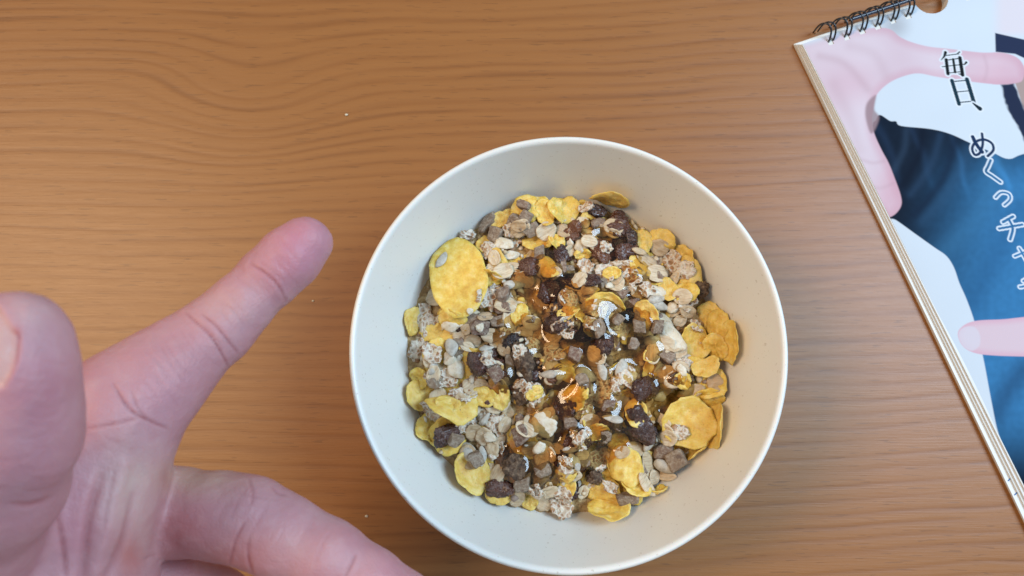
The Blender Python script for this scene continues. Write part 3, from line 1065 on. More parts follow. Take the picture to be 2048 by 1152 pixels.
MAI = [([(.30, 0), (.20, .16), (.03, .30)], [.11, .07, .02]), ([(.20, .13), (.80, .11)], [.035]), ([(.72, .11), (.86, .03)], [.03, .05]),
       ([(.24, .30), (.14, .88)], [.12]), ([(.24, .32), (.82, .29)], [.04]), ([(.80, .27), (.70, .98)], [.13]), ([(.70, .96), (.55, .92)], [.09, .02]),
       ([(.14, .85), (.74, .84)], [.035]), ([(.0, .57), (.92, .55)], [.035]), ([(.90, .56), (1.0, .48)], [.05, .08]), ([(.52, .31), (.44, .84)], [.09])]
NICHI = [([(.22, .04), (.22, .98)], [.13]), ([(.80, .04), (.80, .98)], [.14]), ([(.22, .08), (.80, .08)], [.04]), ([(.22, .50), (.80, .50)], [.035]), ([(.22, .92), (.80, .92)], [.04])]
TEN = [([(.1, .2), (.45, .62)], [.08, .26])]
ME = [(arc([(.22, .10), (.27, .4), (.42, .78)]), [.14]),
      (arc([(.64, .0), (.54, .45), (.30, .82), (.08, .86), (.06, .58), (.30, .32), (.66, .26), (.92, .45), (.90, .74), (.60, .97)], 4), [.10])]
KU = [(arc([(.58, .0), (.40, .25), (.24, .48), (.44, .70), (.72, 1.0)]), [.15])]
TSU = [(arc([(.02, .42), (.42, .16), (.84, .28), (.82, .62), (.40, .92)]), [.17])]
CHI = [([(.72, .04), (.24, .24)], [.15]), ([(.0, .50), (1.0, .42)], [.14]), (arc([(.52, .18), (.56, .55), (.32, 1.0)]), [.15])]
YA = [(arc([(.0, .46), (.55, .30), (.92, .26), (.70, .56)]), [.15]), ([(.34, .08), (.58, 1.0)], [.15])]
U_, V_ = np.array([.993, -.09]), np.array([.29, .957])
TEXT = [(MAI, (1908, 128), 50, (.006, .009, .012), 1.0), (NICHI, (1925, 183), 52, (.010, .035, .055), 1.0), (TEN, (1960, 214), 30, (.008, .02, .03), 1.0),
        (ME, (1964, 291), 48, (.010, .030, .085), 1.0), (KU, (1984, 343), 46, None, 0), (TSU, (2008, 396), 34, None, 0),
        (CHI, (2022, 455), 48, None, 0), (YA, (2050, 512), 40, None, 0), (CHI, (2062, 572), 44, None, 0)]


def print_colour(X, Y):
    """the photo printed on the cover, as ink reflectance at photograph pixel (X, Y)"""
    n = X.shape[0]
    g1 = np.array([noise.noise((a * .012, b * .012, 1)) for a, b in zip(X, Y)])
    g2 = np.array([noise.noise((a * .09, b * .09, 5)) for a, b in zip(X, Y)])
    col = np.tile(np.array([.66, .72, .78]), (n, 1)) + .02 * g1[:, None]

    def over(mask, c):
        nonlocal col
        col = col * (1 - mask[:, None]) + np.asarray(c) * mask[:, None]
    # top strip, grey shadow near the wire put into the print colour
    over(.6 * sstep(40, 0, np.hypot((X - 1790) / 1.1, Y - 52)), (.36, .36, .38))
    over(sstep(1975, 2010, X) * sstep(80, 60, Y), (.74, .68, .72))
    sd = poly_sd(X, Y, SHIRT)
    tb = sstep(1790, 2060, X + (Y - 430) * .22) * sstep(250, 380, Y) * sstep(980, 800, Y) 
    sh = np.array([.006, .013, .028])[None] * (1 - tb[:, None]) + np.array([.040, .19, .40])[None] * tb[:, None]
    fold = .5 + .5 * np.sin((X * .93 - Y * .36) * .095 + g1 * 3)
    sh = sh * (1 + .30 * (g2[:, None]) * .35 + .9 * (fold ** 8)[:, None] * sstep(420, 300, Y)[:, None])
    for pts_, w_, k_, c_ in (([(1812, 262), (1808, 300), (1782, 350)], 8, .5, (.028, .055, .10)), ([(1880, 272), (1862, 330), (1822, 388)], 9, .45, (.025, .06, .12)),
                             ([(1935, 300), (1905, 370), (1846, 440)], 14, .35, (.03, .09, .18)), ([(1990, 320), (1965, 420), (1890, 500)], 22, .30, (.05, .20, .38)),
                             ([(1845, 262), (1838, 310), (1805, 370)], 8, .7, (.004, .008, .02)), ([(1910, 285), (1885, 360), (1830, 430)], 10, .6, (.006, .014, .035)),
                             ([(2040, 420), (1990, 520), (1945, 600)], 26, .35, (.015, .08, .20)), ([(2048, 740), (2010, 790), (1990, 830)], 24, .5, (.012, .03, .08))):
        m_ = (k_ * np.exp(-(poly_line(X, Y, pts_) / w_) ** 2))[:, None]
        sh = sh * (1 - m_) + np.array(c_) * m_
    over(sstep(1.2, -1.2, sd), sh)
    sd = poly_sd(X, Y, HAND_PRINT)
    pk = np.array([.73, .60, .655])[None] + g1[:, None] * np.array([.05, .08, .075]) - (.10 * np.exp(-((X - 1700) / 60) ** 2 - ((Y - 170) / 45) ** 2))[:, None] * np.array([.3, 1, .9])
    red = np.exp(-((X - 2000) ** 2 / 70 ** 2 + (Y - 145) ** 2 / 40 ** 2)) + np.exp(-((X - 1780) ** 2 / 28 ** 2 + (Y - 390) ** 2 / 60 ** 2))
    pk = pk * (1 - .75 * red[:, None] * np.array([.05, .30, .25]))
    edge = sstep(-22, 0, sd)
    pk = pk * (1 - edge[:, None] * np.array([.06, .20, .17]))
    over(sstep(1.5, -1.5, sd) * sstep(-2, 18, (X - 1590) * .28 + (Y - 88)), pk)
    for pts_, w_, k_ in (([(1640, 112), (1690, 128), (1735, 178)], 9, .30), ([(1700, 92), (1748, 108), (1772, 150)], 12, .22), ([(1668, 170), (1700, 235), (1716, 300)], 14, .22),
                         ([(1905, 112), (1912, 135), (1908, 156)], 4, .22), ([(1968, 112), (1974, 138), (1968, 162)], 4, .22), ([(1722, 318), (1745, 326), (1768, 322)], 4, .25), ([(1744, 372), (1762, 376), (1788, 366)], 4, .2)):
        over(k_ * np.exp(-(poly_line(X, Y, pts_) / w_) ** 2) * sstep(0, -6, sd), (.50, .32, .36))
    over(sstep(3, -4, poly_sd(X, Y, PALM_SHADE)) * .85, (.33, .22, .24))
    over(sstep(1.2, -1.2, poly_sd(X, Y, HAIR)), (.022, .032, .075))
    over(sstep(2, -2, poly_sd(X, Y, SKINB)), (.42, .31, .28))
    over(sstep(2 + 1.5, -2, poly_sd(X, Y, STRAP) + 3 * g2), (.018, .026, .06))
    sd = poly_sd(X, Y, HAND_PRINT)
    tipm = sstep(1.5, -1.5, sd) * (X > 1985) * (Y < 180)
    over(tipm, pk)
    sd = poly_sd(X, Y, FINGER)
    over(sstep(1.2, -1.2, sd), np.array([.72, .55, .60])[None] * (1 - sstep(-16, 0, sd)[:, None] * np.array([.0, .18, .12])))
    over(sstep(1.5, -2.5, poly_sd(X, Y, NAIL)) * .8, (.70, .64, .70))
    for st, c, size, fill, fa in TEXT:
        if fa: st = [(p_, [w_ * 1.12 for w_ in ws_]) for p_, ws_ in st]
        m = np.hypot(X - c[0], Y - c[1]) < size * 1.1
        if not m.any(): continue
        d = np.full(n, 99.0)
        d[m] = glyph_sd(X[m], Y[m], st, c, U_ * size, V_ * size)
        if fill is None:
            over(sstep(2.2, 1.0, np.abs(d - .6)) * .95, (.74, .79, .84))
        else:
            over(sstep(4.0, 2.2, d), (.76, .80, .84))
            over(sstep(.7, -.7, d), fill)
    return np.clip(col * .88, .004, .85)


def paper_mat(name, col, rough=.5):
    M = Mat(name)
    co = M.coord()
    nn = M.noise(co, 900, 2)
    M.bump(nn, .04, .0003)
    return M.set(Base_Color=M.mix(M.math('MULTIPLY', nn, .12), col, (.55, .5, .42)), Roughness=rough)


M = Mat('printed_cover')
at = M.n('ShaderNodeAttribute', attribute_name='ink')
M.bump(M.noise(M.coord(), 700, 2), .03, .0003)
M.set(Base_Color=at.outputs['Color'], Roughness=.6, Specular_IOR_Level=.05)
cover_mat = M.m

cal = empty('calendar', un(1720, 300, 0))
tag(cal, 'wire bound wall calendar with printed hands and blue shirt cover, right of bowl', 'calendar')
cal_inv = Matrix.Translation(-Vector(cal.location))


def cal_obj(name, V, Fc, mat, smooth=False, parent=None):
    V = np.asarray(V, float) - np.array(cal.location)
    return mesh_obj(name, V, Fc, mat, parent or cal, smooth)


# the cover in plan: corner, direction along the wire, direction down the left edge
K0 = un(1606, 87, ZC)[:2]
KT = un(1823, 13, ZC)[:2]
KL = un(2016, 905, ZC)[:2]
e1 = (KT - K0) / np.linalg.norm(KT - K0)
e2 = (KL - K0) / np.linalg.norm(KL - K0)
NOTCH_C = un(1861, -5, ZC)[:2]
NOTCH_R = np.linalg.norm(un(1896, -5, ZC)[:2] - NOTCH_C)
W_, L_, st = .105, .235, .00030
na, nb = int(W_ / st), int(L_ / st)
ia, ib = np.meshgrid(np.arange(na + 1), np.arange(nb + 1), indexing='ij')
PX = K0[0] + e1[0] * ia * st + e2[0] * ib * st
PY = K0[1] + e1[1] * ia * st + e2[1] * ib * st
sag = .0002 * np.exp(-ia * st / .004)
PZ = ZC - sag + .0001 * np.sin(ib * st * 30)
pts = np.stack([PX.ravel(), PY.ravel(), PZ.ravel()], 1)
qx, qy, _ = proj(np.stack([PX.ravel(), PY.ravel(), np.full(PX.size, ZC)], 1))
ink = print_colour(qx, qy)
dn = np.hypot(PX - NOTCH_C[0], PY - NOTCH_C[1])
# snap the notch border to the circle
nm = (np.abs(dn - NOTCH_R) < st * .8)
keep = (dn >= NOTCH_R - st * .4)
sc_ = np.where(nm, NOTCH_R / np.maximum(dn, 1e-9), 1)
PX2 = NOTCH_C[0] + (PX - NOTCH_C[0]) * sc_
PY2 = NOTCH_C[1] + (PY - NOTCH_C[1]) * sc_
HOLES = [(1661, 84), (1693, 74), (1724, 63), (1755, 53), (1786, 42), (1816, 33), (1936, -4), (1967, -14), (1998, -24), (2029, -34)]
cells = keep[:-1, :-1] & keep[1:, :-1] & keep[1:, 1:] & keep[:-1, 1:]
ccx = (PX[:-1, :-1] + PX[1:, 1:]) / 2
ccy = (PY[:-1, :-1] + PY[1:, 1:]) / 2
for hx, hy in HOLES:
    p = un(hx, hy, ZC)[:2]
    ra = (ccx - p[0]) * e1[0] + (ccy - p[1]) * e1[1]
    rb = (ccx - p[0]) * -e1[1] + (ccy - p[1]) * e1[0]
    cells &= ~((np.abs(ra) < .0013) & (np.abs(rb) < .0013))
lin = ia * (nb + 1) + ib
Fq = np.stack([lin[:-1, :-1][cells], lin[:-1, 1:][cells], lin[1:, 1:][cells], lin[1:, :-1][cells]], 1)
cov = cal_obj('cover', np.stack([PX2.ravel(), PY2.ravel(), PZ.ravel()], 1), Fq, cover_mat, True)
ca_ = cov.data.color_attributes.new('ink', 'FLOAT_COLOR', 'POINT')
ca_.data.foreach_set('color', np.concatenate([ink, np.ones((len(ink), 1))], 1).astype(np.float32).ravel())


def page_outline(left_top, left_bot, grow=0.0):
    """plan outline of one page with the thumb notch, counter-clockwise"""
    A = np.array(left_top)
    B = np.array(left_bot)
    out = [A, B, B + e1 * .16, A + e1 * W_ * 1.35]
    # notch circle meets the top edge between here
    rel = A - NOTCH_C
    b_ = rel @ e1
    c_ = rel @ rel - NOTCH_R ** 2
    disc = b_ * b_ - c_
    if disc > 0:
        t1, t2 = -b_ - math.sqrt(disc), -b_ + math.sqrt(disc)
        p2, p1 = A + e1 * t2, A + e1 * t1
        a2 = math.atan2(*(p2 - NOTCH_C)[::-1])
        a1 = math.atan2(*(p1 - NOTCH_C)[::-1])
        if a1 > a2: a1 -= 2 * PI
        down = -np.array([-e1[1], e1[0]])
        mid = (a1 + a2) / 2
        if np.array([math.cos(mid), math.sin(mid)]) @ down < 0:
            a1 += 2 * PI
        for t in np.linspace(0, 1, 24):
            a = a2 + (a1 - a2) * t
            out.append(NOTCH_C + NOTCH_R * np.array([math.cos(a), math.sin(a)]))
    return out


def slab(outline, z0, z1):
    n = len(outline)
    V = [(*p, z0) for p in outline] + [(*p, z1) for p in outline]
    Fc = [tuple(range(n))[::-1], tuple(range(n, 2 * n))]
    Fc += [(i, (i + 1) % n, n + (i + 1) % n, n + i) for i in range(n)]
    return V, Fc


page_a, page_b = paper_mat('page_paper', (.72, .71, .66)), paper_mat('page_paper_white', (.80, .80, .78))
board_mat = paper_mat('back_board', (.74, .71, .63), .6)
PAGES = [(1592, 2041, page_b), (1596, 2055, page_a), (1600, 2063, page_b), (1604, 2072, page_a)]
for i, (tx, bx, pm) in enumerate(PAGES):
    z0 = .0013 + i * .00076
    z1 = z0 + .00075
    top = un(tx, 88, z1)[:2]
    bot0 = un(bx, 1024, z1)[:2]
    d_ = (bot0 - top) / np.linalg.norm(bot0 - top)
    V, Fc = slab(page_outline(top, top + d_ * (L_ + .004)), z0, z1)
    cal_obj('page', V, Fc, pm)
top = un(1588, 88, .0010)[:2]
bot0 = un(2041, 1026, .0010)[:2]
d_ = (bot0 - top) / np.linalg.norm(bot0 - top)
V, Fc = slab(page_outline(top, top + d_ * (L_ + .005)), .0001, .0010)
cal_obj('back_board', V, Fc, board_mat)

# thin blue rule lines printed where a lower page shows at the edge
M = Mat('blue_ink')
blue_ink = M.set(Base_Color=(.03, .16, .42), Roughness=.6)
for (xa, ya, xb, yb) in ((2016, 962, 2024, 953), (2029, 990, 2038, 981)):
    a, b = un(xa, ya, .0021), un(xb, yb, .0021)
    Vt, Ft = tube([a, (a + b) / 2, b], .00022, 6)
    cal_obj('rule_line', Vt, Ft, blue_ink)

M = Mat('black_wire')
wire_mat = M.set(Base_Color=(.012, .012, .015), Roughness=.32, Specular_IOR_Level=.6, Coat_Weight=.3)
for hx, hy in HOLES:
    for off in (-4.5, 4.5):
        h0 = un(hx + off, hy - off * .29, ZC - .0006)
        h1 = un(hx + off + 2, hy - 16 - off * .29, ZC)
        b0 = un(hx + off - 30, hy - 20 - off * .29, .0012)
        up = np.array([0, 0, 1.0])
        path = []
        for t in np.linspace(0, 1, 22):
            base = h0 * (1 - t) + b0 * t
            swing = math.sin(PI * t)
            path.append(base + up * .0066 * swing ** .75 + (un(hx, hy - 40, ZC) - un(hx, hy, ZC)) * .30 * swing + np.array([.0008, 0, 0]) * math.sin(2 * PI * t))
        under = [b0 * (1 - t) + h0 * t - up * (.0008 + .0 * t) for t in (0.02,)]
        Vt, Ft = tube(path, .00042, 7)
        cal_obj('wire_ring', Vt, Ft, wire_mat, True)
M = Mat('hanger_wire')
hang_mat = M.set(Base_Color=(.012, .016, .035), Roughness=.25, Specular_IOR_Level=.6)
pa, pb = un(1704, 38, .0085), un(1862, -14, .0085)
pc = un(2060, -78, .0085)
Vt, Ft = tube([pa + (pa - pb) * .002, pa, pa * .5 + pb * .5, pb, pc], .00085, 10)
cal_obj('hanger_rod', Vt, Ft, hang_mat, True)


# ------------------------------------------------------------------ hand (signed distance field -> one skin)
def J(px, py, z, rpx):
    return und(px, py, z), rpx * z * 1e-3 / F_PX


HH = .00105
lo = np.array([-.215, -.190, .035])
hi = np.array([-.010, .072, .215])
DIM = np.ceil((hi - lo) / HH).astype(int)
ax = [lo[i] + np.arange(DIM[i]) * HH for i in range(3)]
SD = {}


def smin(a, b, k):
    h = np.clip(.5 + .5 * (b - a) / k, 0, 1)
    return b + (a - b) * h - k * h * (1 - h)


def add_cone(D, j0, j1, k, flat=None):
    (a, ra), (b, rb) = j0, j1
    pad = k + .006
    l0 = np.minimum(a - ra, b - rb) - pad
    l1 = np.maximum(a + ra, b + rb) + pad
    i0 = np.clip(((l0 - lo) / HH).astype(int), 0, DIM)
    i1 = np.clip(((l1 - lo) / HH).astype(int) + 2, 0, DIM)
    if (i1 <= i0).any(): return
    x = ax[0][i0[0]:i1[0], None, None].astype(np.float32) - a[0]
    y = ax[1][None, i0[1]:i1[1], None].astype(np.float32) - a[1]
    z = ax[2][None, None, i0[2]:i1[2]].astype(np.float32) - a[2]
    ab = b - a
    if flat is not None:
        n_, s_ = flat
        dn_ = (x * n_[0] + y * n_[1] + z * n_[2]) * (1 / s_ - 1)
        an = (ab @ n_) * (1 / s_ - 1)
        x, y, z = x + dn_ * n_[0], y + dn_ * n_[1], z + dn_ * n_[2]
        ab = ab + n_ * an
    L2 = ab @ ab
    t = np.clip((x * ab[0] + y * ab[1] + z * ab[2]) / L2, 0, 1)
    d = np.sqrt((x - t * ab[0]) ** 2 + (y - t * ab[1]) ** 2 + (z - t * ab[2]) ** 2) - (ra + (rb - ra) * t)
    sl = tuple(slice(i0[i], i1[i]) for i in range(3))
    D[sl] = smin(D[sl], d.astype(np.float32), k)


def chain(D, js, k, flat=None):
    for p, q_ in zip(js[:-1], js[1:]):
        add_cone(D, p, q_, k, flat)


DA = np.full(tuple(DIM), .02, np.float32)
DB = np.full(tuple(DIM), .02, np.float32)
DT = np.full(tuple(DIM), .02, np.float32)
# index finger: base, phalanges, fleshy pads, tip
chain(DA, [J(232, 832, 172, 108), J(318, 755, 177, 92), J(372, 707, 181, 78)], .004)
chain(DA, [J(372, 707, 181, 78), J(432, 661, 184, 69), J(484, 610, 187, 61), J(540, 554, 190, 59), J(578, 517, 191, 59), J(611, 487, 192, 54)], .0025)
# palm
chain(DA, [J(232, 832, 172, 108), J(175, 1010, 168, 112), J(110, 1260, 166, 125)], .008)
chain(DA, [J(250, 900, 176, 78), J(236, 980, 178, 80), J(200, 1200, 175, 104)], .007)
chain(DA, [J(120, 1000, 176, 118), J(40, 1300, 170, 150)], .008)
chain(DA, [J(70, 880, 170, 90), J(120, 960, 166, 90)], .010)
add_cone(DA, J(60, 1290, 168, 190), J(-40, 1560, 168, 190), .012)
# thumb, nearest the camera
chain(DT, [J(32, 682, 126, 100), J(31, 735, 126, 106), J(27, 800, 127, 111), J(21, 870, 130, 114)], .003)
chain(DT, [J(21, 870, 130, 114), J(-12, 975, 136, 115), J(-60, 1065, 144, 115), J(-110, 1180, 154, 150), J(-60, 1330, 164, 190)], .006)
# middle and ring fingers, beyond the palm edge
chain(DB, [J(215, 1040, 188, 76), J(345, 1024, 186, 86), J(440, 1032, 183, 82), J(500, 1042, 182, 84), J(560, 1072, 181, 79), J(650, 1115, 181, 73),
           J(735, 1166, 182, 67), J(805, 1212, 184, 63), J(870, 1254, 186, 54)], .003)
chain(DB, [J(250, 1150, 192, 72), J(350, 1166, 195, 68), J(430, 1204, 198, 64), J(560, 1300, 203, 56)], .002)
D = smin(DA, DT, .0045)
D = smin(D, DB, .0012)


def surface_nets(D):
    ins = D < 0
    cnt = np.zeros(tuple(np.array(D.shape) - 1), np.int8)
    n = D.shape
    for a in (0, 1):
        for b in (0, 1):
            for c in (0, 1):
                cnt += ins[a:n[0] - 1 + a, b:n[1] - 1 + b, c:n[2] - 1 + c]
    act = (cnt > 0) & (cnt < 8)
    ci = np.argwhere(act)
    S = np.zeros((len(ci), 3))
    N = np.zeros(len(ci))
    cor = [(a, b, c) for a in (0, 1) for b in (0, 1) for c in (0, 1)]
    val = {c: D[ci[:, 0] + c[0], ci[:, 1] + c[1], ci[:, 2] + c[2]] for c in cor}
    for i, p in enumerate(cor):
        for q_ in cor[i + 1:]:
            if sum(abs(p[k] - q_[k]) for k in range(3)) != 1: continue
            va, vb = val[p], val[q_]
            m = (va < 0) != (vb < 0)
            t = va[m] / (va[m] - vb[m])
            S[m] += np.array(p) + (np.array(q_) - np.array(p)) * t[:, None]
            N[m] += 1
    V = (ci + S / N[:, None])
    ids = -np.ones(act.shape, np.int64)
    ids[act] = np.arange(len(ci))
    faces = []
    for axis in range(3):
        s0 = [slice(None)] * 3
        s1 = [slice(None)] * 3
        s0[axis] = slice(0, -1)
        s1[axis] = slice(1, None)
        a, b = ins[tuple(s0)], ins[tuple(s1)]
        e = np.argwhere(a != b)
        o1, o2 = [(1, 2), (2, 0), (0, 1)][axis]
        e = e[(e[:, o1] > 0) & (e[:, o2] > 0) & (e[:, o1] < n[o1] - 1) & (e[:, o2] < n[o2] - 1)]
        flip = b[e[:, 0], e[:, 1], e[:, 2]]
        c = []
        for d1, d2 in ((0, 0), (-1, 0), (-1, -1), (0, -1)):
            f = e.copy()
            f[:, o1] += d1
            f[:, o2] += d2
            c.append(ids[f[:, 0], f[:, 1], f[:, 2]])
        c = np.stack(c, 1)
        c[flip] = c[flip][:, ::-1]
        faces.append(c)
    return V, np.concatenate(faces)


Vh, Fh = surface_nets(D)
Vh = lo + Vh * HH
Fh = Fh[:, ::-1] if False else Fh
del D, DA, DB, DT


def hand_smooth(V, Fc, it):
    n = len(V)
    e = np.concatenate([Fc[:, [0, 1]], Fc[:, [1, 2]], Fc[:, [2, 3]], Fc[:, [3, 0]]])
    for k in range(it):
        acc = np.zeros_like(V)
        deg = np.zeros(n)
        np.add.at(acc, e[:, 0], V[e[:, 1]])
        np.add.at(acc, e[:, 1], V[e[:, 0]])
        np.add.at(deg, e[:, 0], 1)
        np.add.at(deg, e[:, 1], 1)
        w = .5 if k % 2 == 0 else -.52
        V = V + w * (acc / deg[:, None] - V)
    return V


Vh = hand_smooth(Vh, Fh, 8)
# one level of subdivision (through a modifier, then baked) for the fine creases
tmp = mesh_obj('hand_tmp', Vh, Fh)
md = tmp.modifiers.new('s', 'SUBSURF')
md.levels = 1
dg = bpy.context.evaluated_depsgraph_get()
hm = bpy.data.meshes.new_from_object(tmp.evaluated_get(dg))
bpy.data.objects.remove(tmp)
hm.name = 'hand'
nv = len(hm.vertices)
V = np.empty(nv * 3, np.float32)
hm.vertices.foreach_get('co', V)
V = V.reshape(-1, 3).astype(float)
Nn = np.empty(nv * 3, np.float32)
hm.vertex_normals.foreach_get('vector', Nn)
Nn = Nn.reshape(-1, 3)
HX, HY, HZ = proj(V)
to_cam = CAM - V
to_cam /= np.linalg.norm(to_cam, axis=1)[:, None]
facing = (Nn * to_cam).sum(1)
if np.median(facing[(HX > 300) & (HX < 600)]) < -.9:
    hm.flip_normals()
    facing = -facing
thumb_v = HZ < .150


def line_d(pts):
    P = np.array(arc(pts, 4))
    d = np.full(nv, 1e9)
    s_ = np.zeros(nv)
    nseg = len(P) - 1
    for i, (a, b) in enumerate(zip(P[:-1], P[1:])):
        e = b - a
        t = np.clip(((HX - a[0]) * e[0] + (HY - a[1]) * e[1]) / (e @ e), 0, 1)
        dd = np.hypot(HX - a[0] - e[0] * t, HY - a[1] - e[1] * t)
        m = dd < d
        d[m] = dd[m]
        s_[m] = (i + t[m]) / nseg
    global along
    along = s_
    return d


CREASES = [  # points, width px, depth mm, colour weight, on the thumb?
    ([(500, 526), (530, 545), (556, 570), (573, 604)], 4.5, .55, .75, 0),
    ([(520, 522), (548, 543), (572, 566)], 4, .2, .25, 0),
    ([(372, 626), (410, 660), (437, 695), (456, 734)], 4.5, .6, .8, 0),
    ([(404, 628), (430, 650), (452, 676), (478, 708)], 4.5, .5, .7, 0),
    ([(392, 640), (425, 668), (448, 700)], 3.5, .2, .25, 0),
    ([(226, 765), (258, 816), (290, 837), (338, 858)], 5, .7, .8, 0),
    ([(165, 858), (227, 848), (278, 836)], 5, .45, .5, 0),
    ([(262, 780), (276, 815), (296, 838)], 4, .4, .5, 0),
    ([(108, 990), (122, 1064), (130, 1150)], 8, .8, .6, 0),
    ([(205, 940), (176, 1047), (160, 1190)], 15, 1.5, .45, 0),
    ([(268, 980), (243, 1082), (200, 1180)], 12, 1.0, .40, 0),
    ([(230, 930), (215, 1000), (205, 1060)], 5, .3, .2, 0),
    ([(285, 1120), (300, 1112), (312, 1108)], 4, .4, .3, 0),
    ([(494, 1040), (472, 1079), (459, 1130)], 5, .5, .7, 0),
    ([(500, 1070), (497, 1114), (511, 1160)], 5, .55, .7, 0),
    ([(498, 958), (506, 985), (502, 1010)], 5, .45, .4, 0),
    ([(540, 970), (556, 985), (575, 990)], 5, .3, .3, 0),
    ([(714, 1108), (702, 1134), (688, 1160)], 5, .45, .6, 0),
    ([(470, 985), (500, 992), (560, 1000)], 4, .2, .15, 0),
    ([(20, 1007), (63, 1009), (104, 993)], 7, .4, .6, 1),
    ([(-8, 612), (10, 640), (24, 660), (38, 671), (36, 700), (26, 738), (8, 772)], 5, .9, .7, 1),
]
RC = random.Random(3)
# faint lines across the finger pads and the palm
for (x0, y0, x1, y1, nx_, ny_, cnt, ln) in ((600, 500, 450, 640, .66, .75, 16, 34), (400, 690, 290, 790, .62, .78, 16, 46), (640, 1090, 420, 1010, -.45, .89, 16, 40),
                                        (230, 880, 150, 1130, .9, .35, 14, 36)):
    for i in range(cnt):
        t = (i + RC.uniform(-.4, .4)) / cnt
        cx_, cy_ = x0 + (x1 - x0) * t + RC.uniform(-26, 26) * nx_, y0 + (y1 - y0) * t + RC.uniform(-26, 26) * ny_
        l_ = ln * RC.uniform(.5, 1.1)
        b_ = RC.uniform(-6, 6)
        CREASES.append(([(cx_ - nx_ * l_, cy_ - ny_ * l_), (cx_ + ny_ * b_, cy_ - nx_ * b_), (cx_ + nx_ * l_, cy_ + ny_ * l_)], 4.5, RC.uniform(.08, .2), RC.uniform(.05, .16), 0))
for i in range(14):
    t = i / 14
    cx_, cy_ = 95 + RC.uniform(-40, 40) - 50 * t, 700 + 300 * t
    CREASES.append(([(cx_ - 40, cy_ - 4), (cx_, cy_ + RC.uniform(2, 10)), (cx_ + 40, cy_ - 6)], 6, RC.uniform(.08, .2), RC.uniform(.04, .12), 1))
disp = np.zeros(nv)
crease = np.zeros(nv)
for pts, w, dep, cw, th in CREASES:
    d = line_d(pts)
    w = w * .62
    m = np.exp(-(d / w) ** 2) * sstep(.1, .5, facing) * (.15 + .85 * np.sin(PI * along) ** .6) * (thumb_v if th else ~thumb_v)
    disp -= m * dep * .5e-3
    disp += np.exp(-((d - 2.4 * w) / (1.3 * w)) ** 2) * dep * .07e-3 * (facing > .15) * (thumb_v if th else ~thumb_v)
    crease = np.maximum(crease, m * cw)
# nail plate set slightly below the skin fold
nail = sstep(3, -6, poly_sd(HX, HY, [(-90, 590), (-4, 612), (12, 640), (34, 672), (34, 700), (24, 740), (4, 776), (-90, 790)])) * thumb_v * (facing > -.2)
disp -= nail * .0006
fnz = np.array([noise.noise(p * 130) for p in map(Vector, V)])
fn2 = np.array([noise.noise(p * 420) for p in map(Vector, V)])
disp += .00035 * fnz + .00010 * fn2
# tendons of the stretched palm
disp += (~thumb_v) * .0009 * np.exp(-(line_d([(250, 930), (225, 1020), (190, 1140)]) / 16) ** 2) * (facing > .2)
V = V + Nn * disp[:, None] * (1 if np.median((Nn * to_cam).sum(1)[facing > .9]) > 0 else -1)
hm.vertices.foreach_set('co', V.astype(np.float32).ravel())
hm.update()


def gau(x, y, sx, sy):
    return np.exp(-((HX - x) / sx) ** 2 - ((HY - y) / sy) ** 2)


skin = np.tile(np.array([.53, .288, .305]), (nv, 1))


def tint(m, c, only=None):
    global skin
    m = np.clip(m, 0, 1)
    if only is not None: m = m * only
    skin = skin * (1 - m[:, None]) + np.array(c) * m[:, None]


nt = ~thumb_v
tint(.5 + .8 * fnz, (.49, .232, .25))
tint(gau(600, 500, 70, 70) * .9, (.53, .215, .27), nt)
tint(gau(440, 610, 60, 40) * .4, (.60, .36, .31), nt)
tint(gau(330, 800, 80, 60) * .6, (.51, .245, .28), nt)
tint(gau(255, 985, 54, 95) * .65, (.60, .43, .37), nt)
tint(gau(290, 1060, 26, 60) * .6, (.64, .41, .37), nt)
tint(gau(395, 955, 95, 40) * .75, (.58, .41, .30), nt)
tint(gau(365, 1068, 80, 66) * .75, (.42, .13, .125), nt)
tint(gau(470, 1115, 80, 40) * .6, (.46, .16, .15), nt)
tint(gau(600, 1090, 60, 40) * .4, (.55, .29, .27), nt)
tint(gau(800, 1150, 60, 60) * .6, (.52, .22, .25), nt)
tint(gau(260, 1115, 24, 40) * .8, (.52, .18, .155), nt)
tint(gau(150, 1060, 40, 90) * .6, (.50, .215, .255), nt)
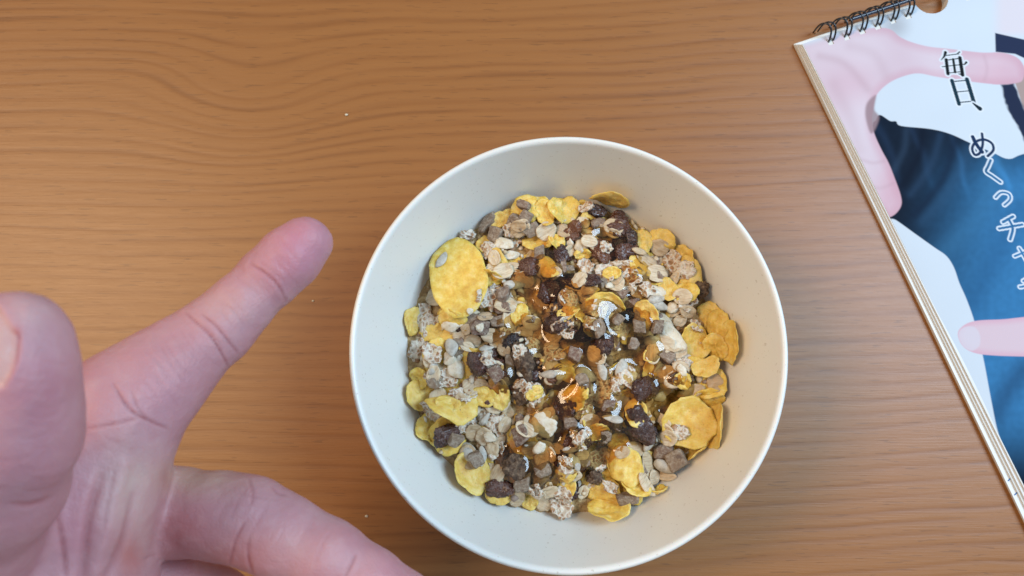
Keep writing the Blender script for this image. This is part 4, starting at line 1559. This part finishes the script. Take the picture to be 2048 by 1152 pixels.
tint(gau(330, 960, 14, 30) * .4, (.42, .12, .09), nt)
tint(gau(75, 800, 80, 100) * .7, (.44, .175, .215), thumb_v)
tint(gau(60, 620, 60, 40) * .6, (.60, .39, .37), thumb_v)
tint(gau(50, 980, 140, 130) * .5, (.44, .205, .25), thumb_v)
tint(gau(36, 664, 9, 12) * .7, (.46, .13, .12), thumb_v)
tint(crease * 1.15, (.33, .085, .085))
tint(nail * .7, (.64, .42, .36))
tint(np.clip(fn2, 0, 1) * .22, (.60, .38, .36))
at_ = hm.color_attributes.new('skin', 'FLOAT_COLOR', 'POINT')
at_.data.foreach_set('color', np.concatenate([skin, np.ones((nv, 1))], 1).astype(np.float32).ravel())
at2 = hm.attributes.new('nail', 'FLOAT', 'POINT')
at2.data.foreach_set('value', nail.astype(np.float32))
hm.polygons.foreach_set('use_smooth', np.ones(len(hm.polygons), dtype=bool))
M = Mat('skin')
a1 = M.n('ShaderNodeAttribute', attribute_name='skin')
a2 = M.n('ShaderNodeAttribute', attribute_name='nail')
co = M.coord()
por = M.voronoi(co, 1500, 'F1')
ridge = M.noise(M.mapping(co, (900, 900, 900)), 1.0, 3, .6, 1.5)
net = M.remap(M.voronoi(M.mapping(co, (1, 1, 1), (.02, .01, 0)), 520, 'DISTANCE_TO_EDGE'), 0, .12)
M.bump(M.math('ADD', M.math('ADD', M.math('MULTIPLY', por, .5), ridge), M.math('MULTIPLY', net, .35)), .26, .0004)
mott = M.remap(M.noise(co, 260, 3, .6), .35, .7, 0, .30)
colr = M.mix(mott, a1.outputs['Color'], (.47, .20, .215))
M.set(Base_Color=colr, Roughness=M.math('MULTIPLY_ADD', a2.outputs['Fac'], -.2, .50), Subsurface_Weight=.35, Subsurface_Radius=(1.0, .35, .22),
      Subsurface_Scale=.0035, Specular_IOR_Level=.38)
hm.materials.clear()
hm.materials.append(M.m)
hand = bpy.data.objects.new('hand', hm)
C.objects.link(hand)
tag(hand, 'bare hand with thumb and fingers spread reaching in from lower left', 'hand')
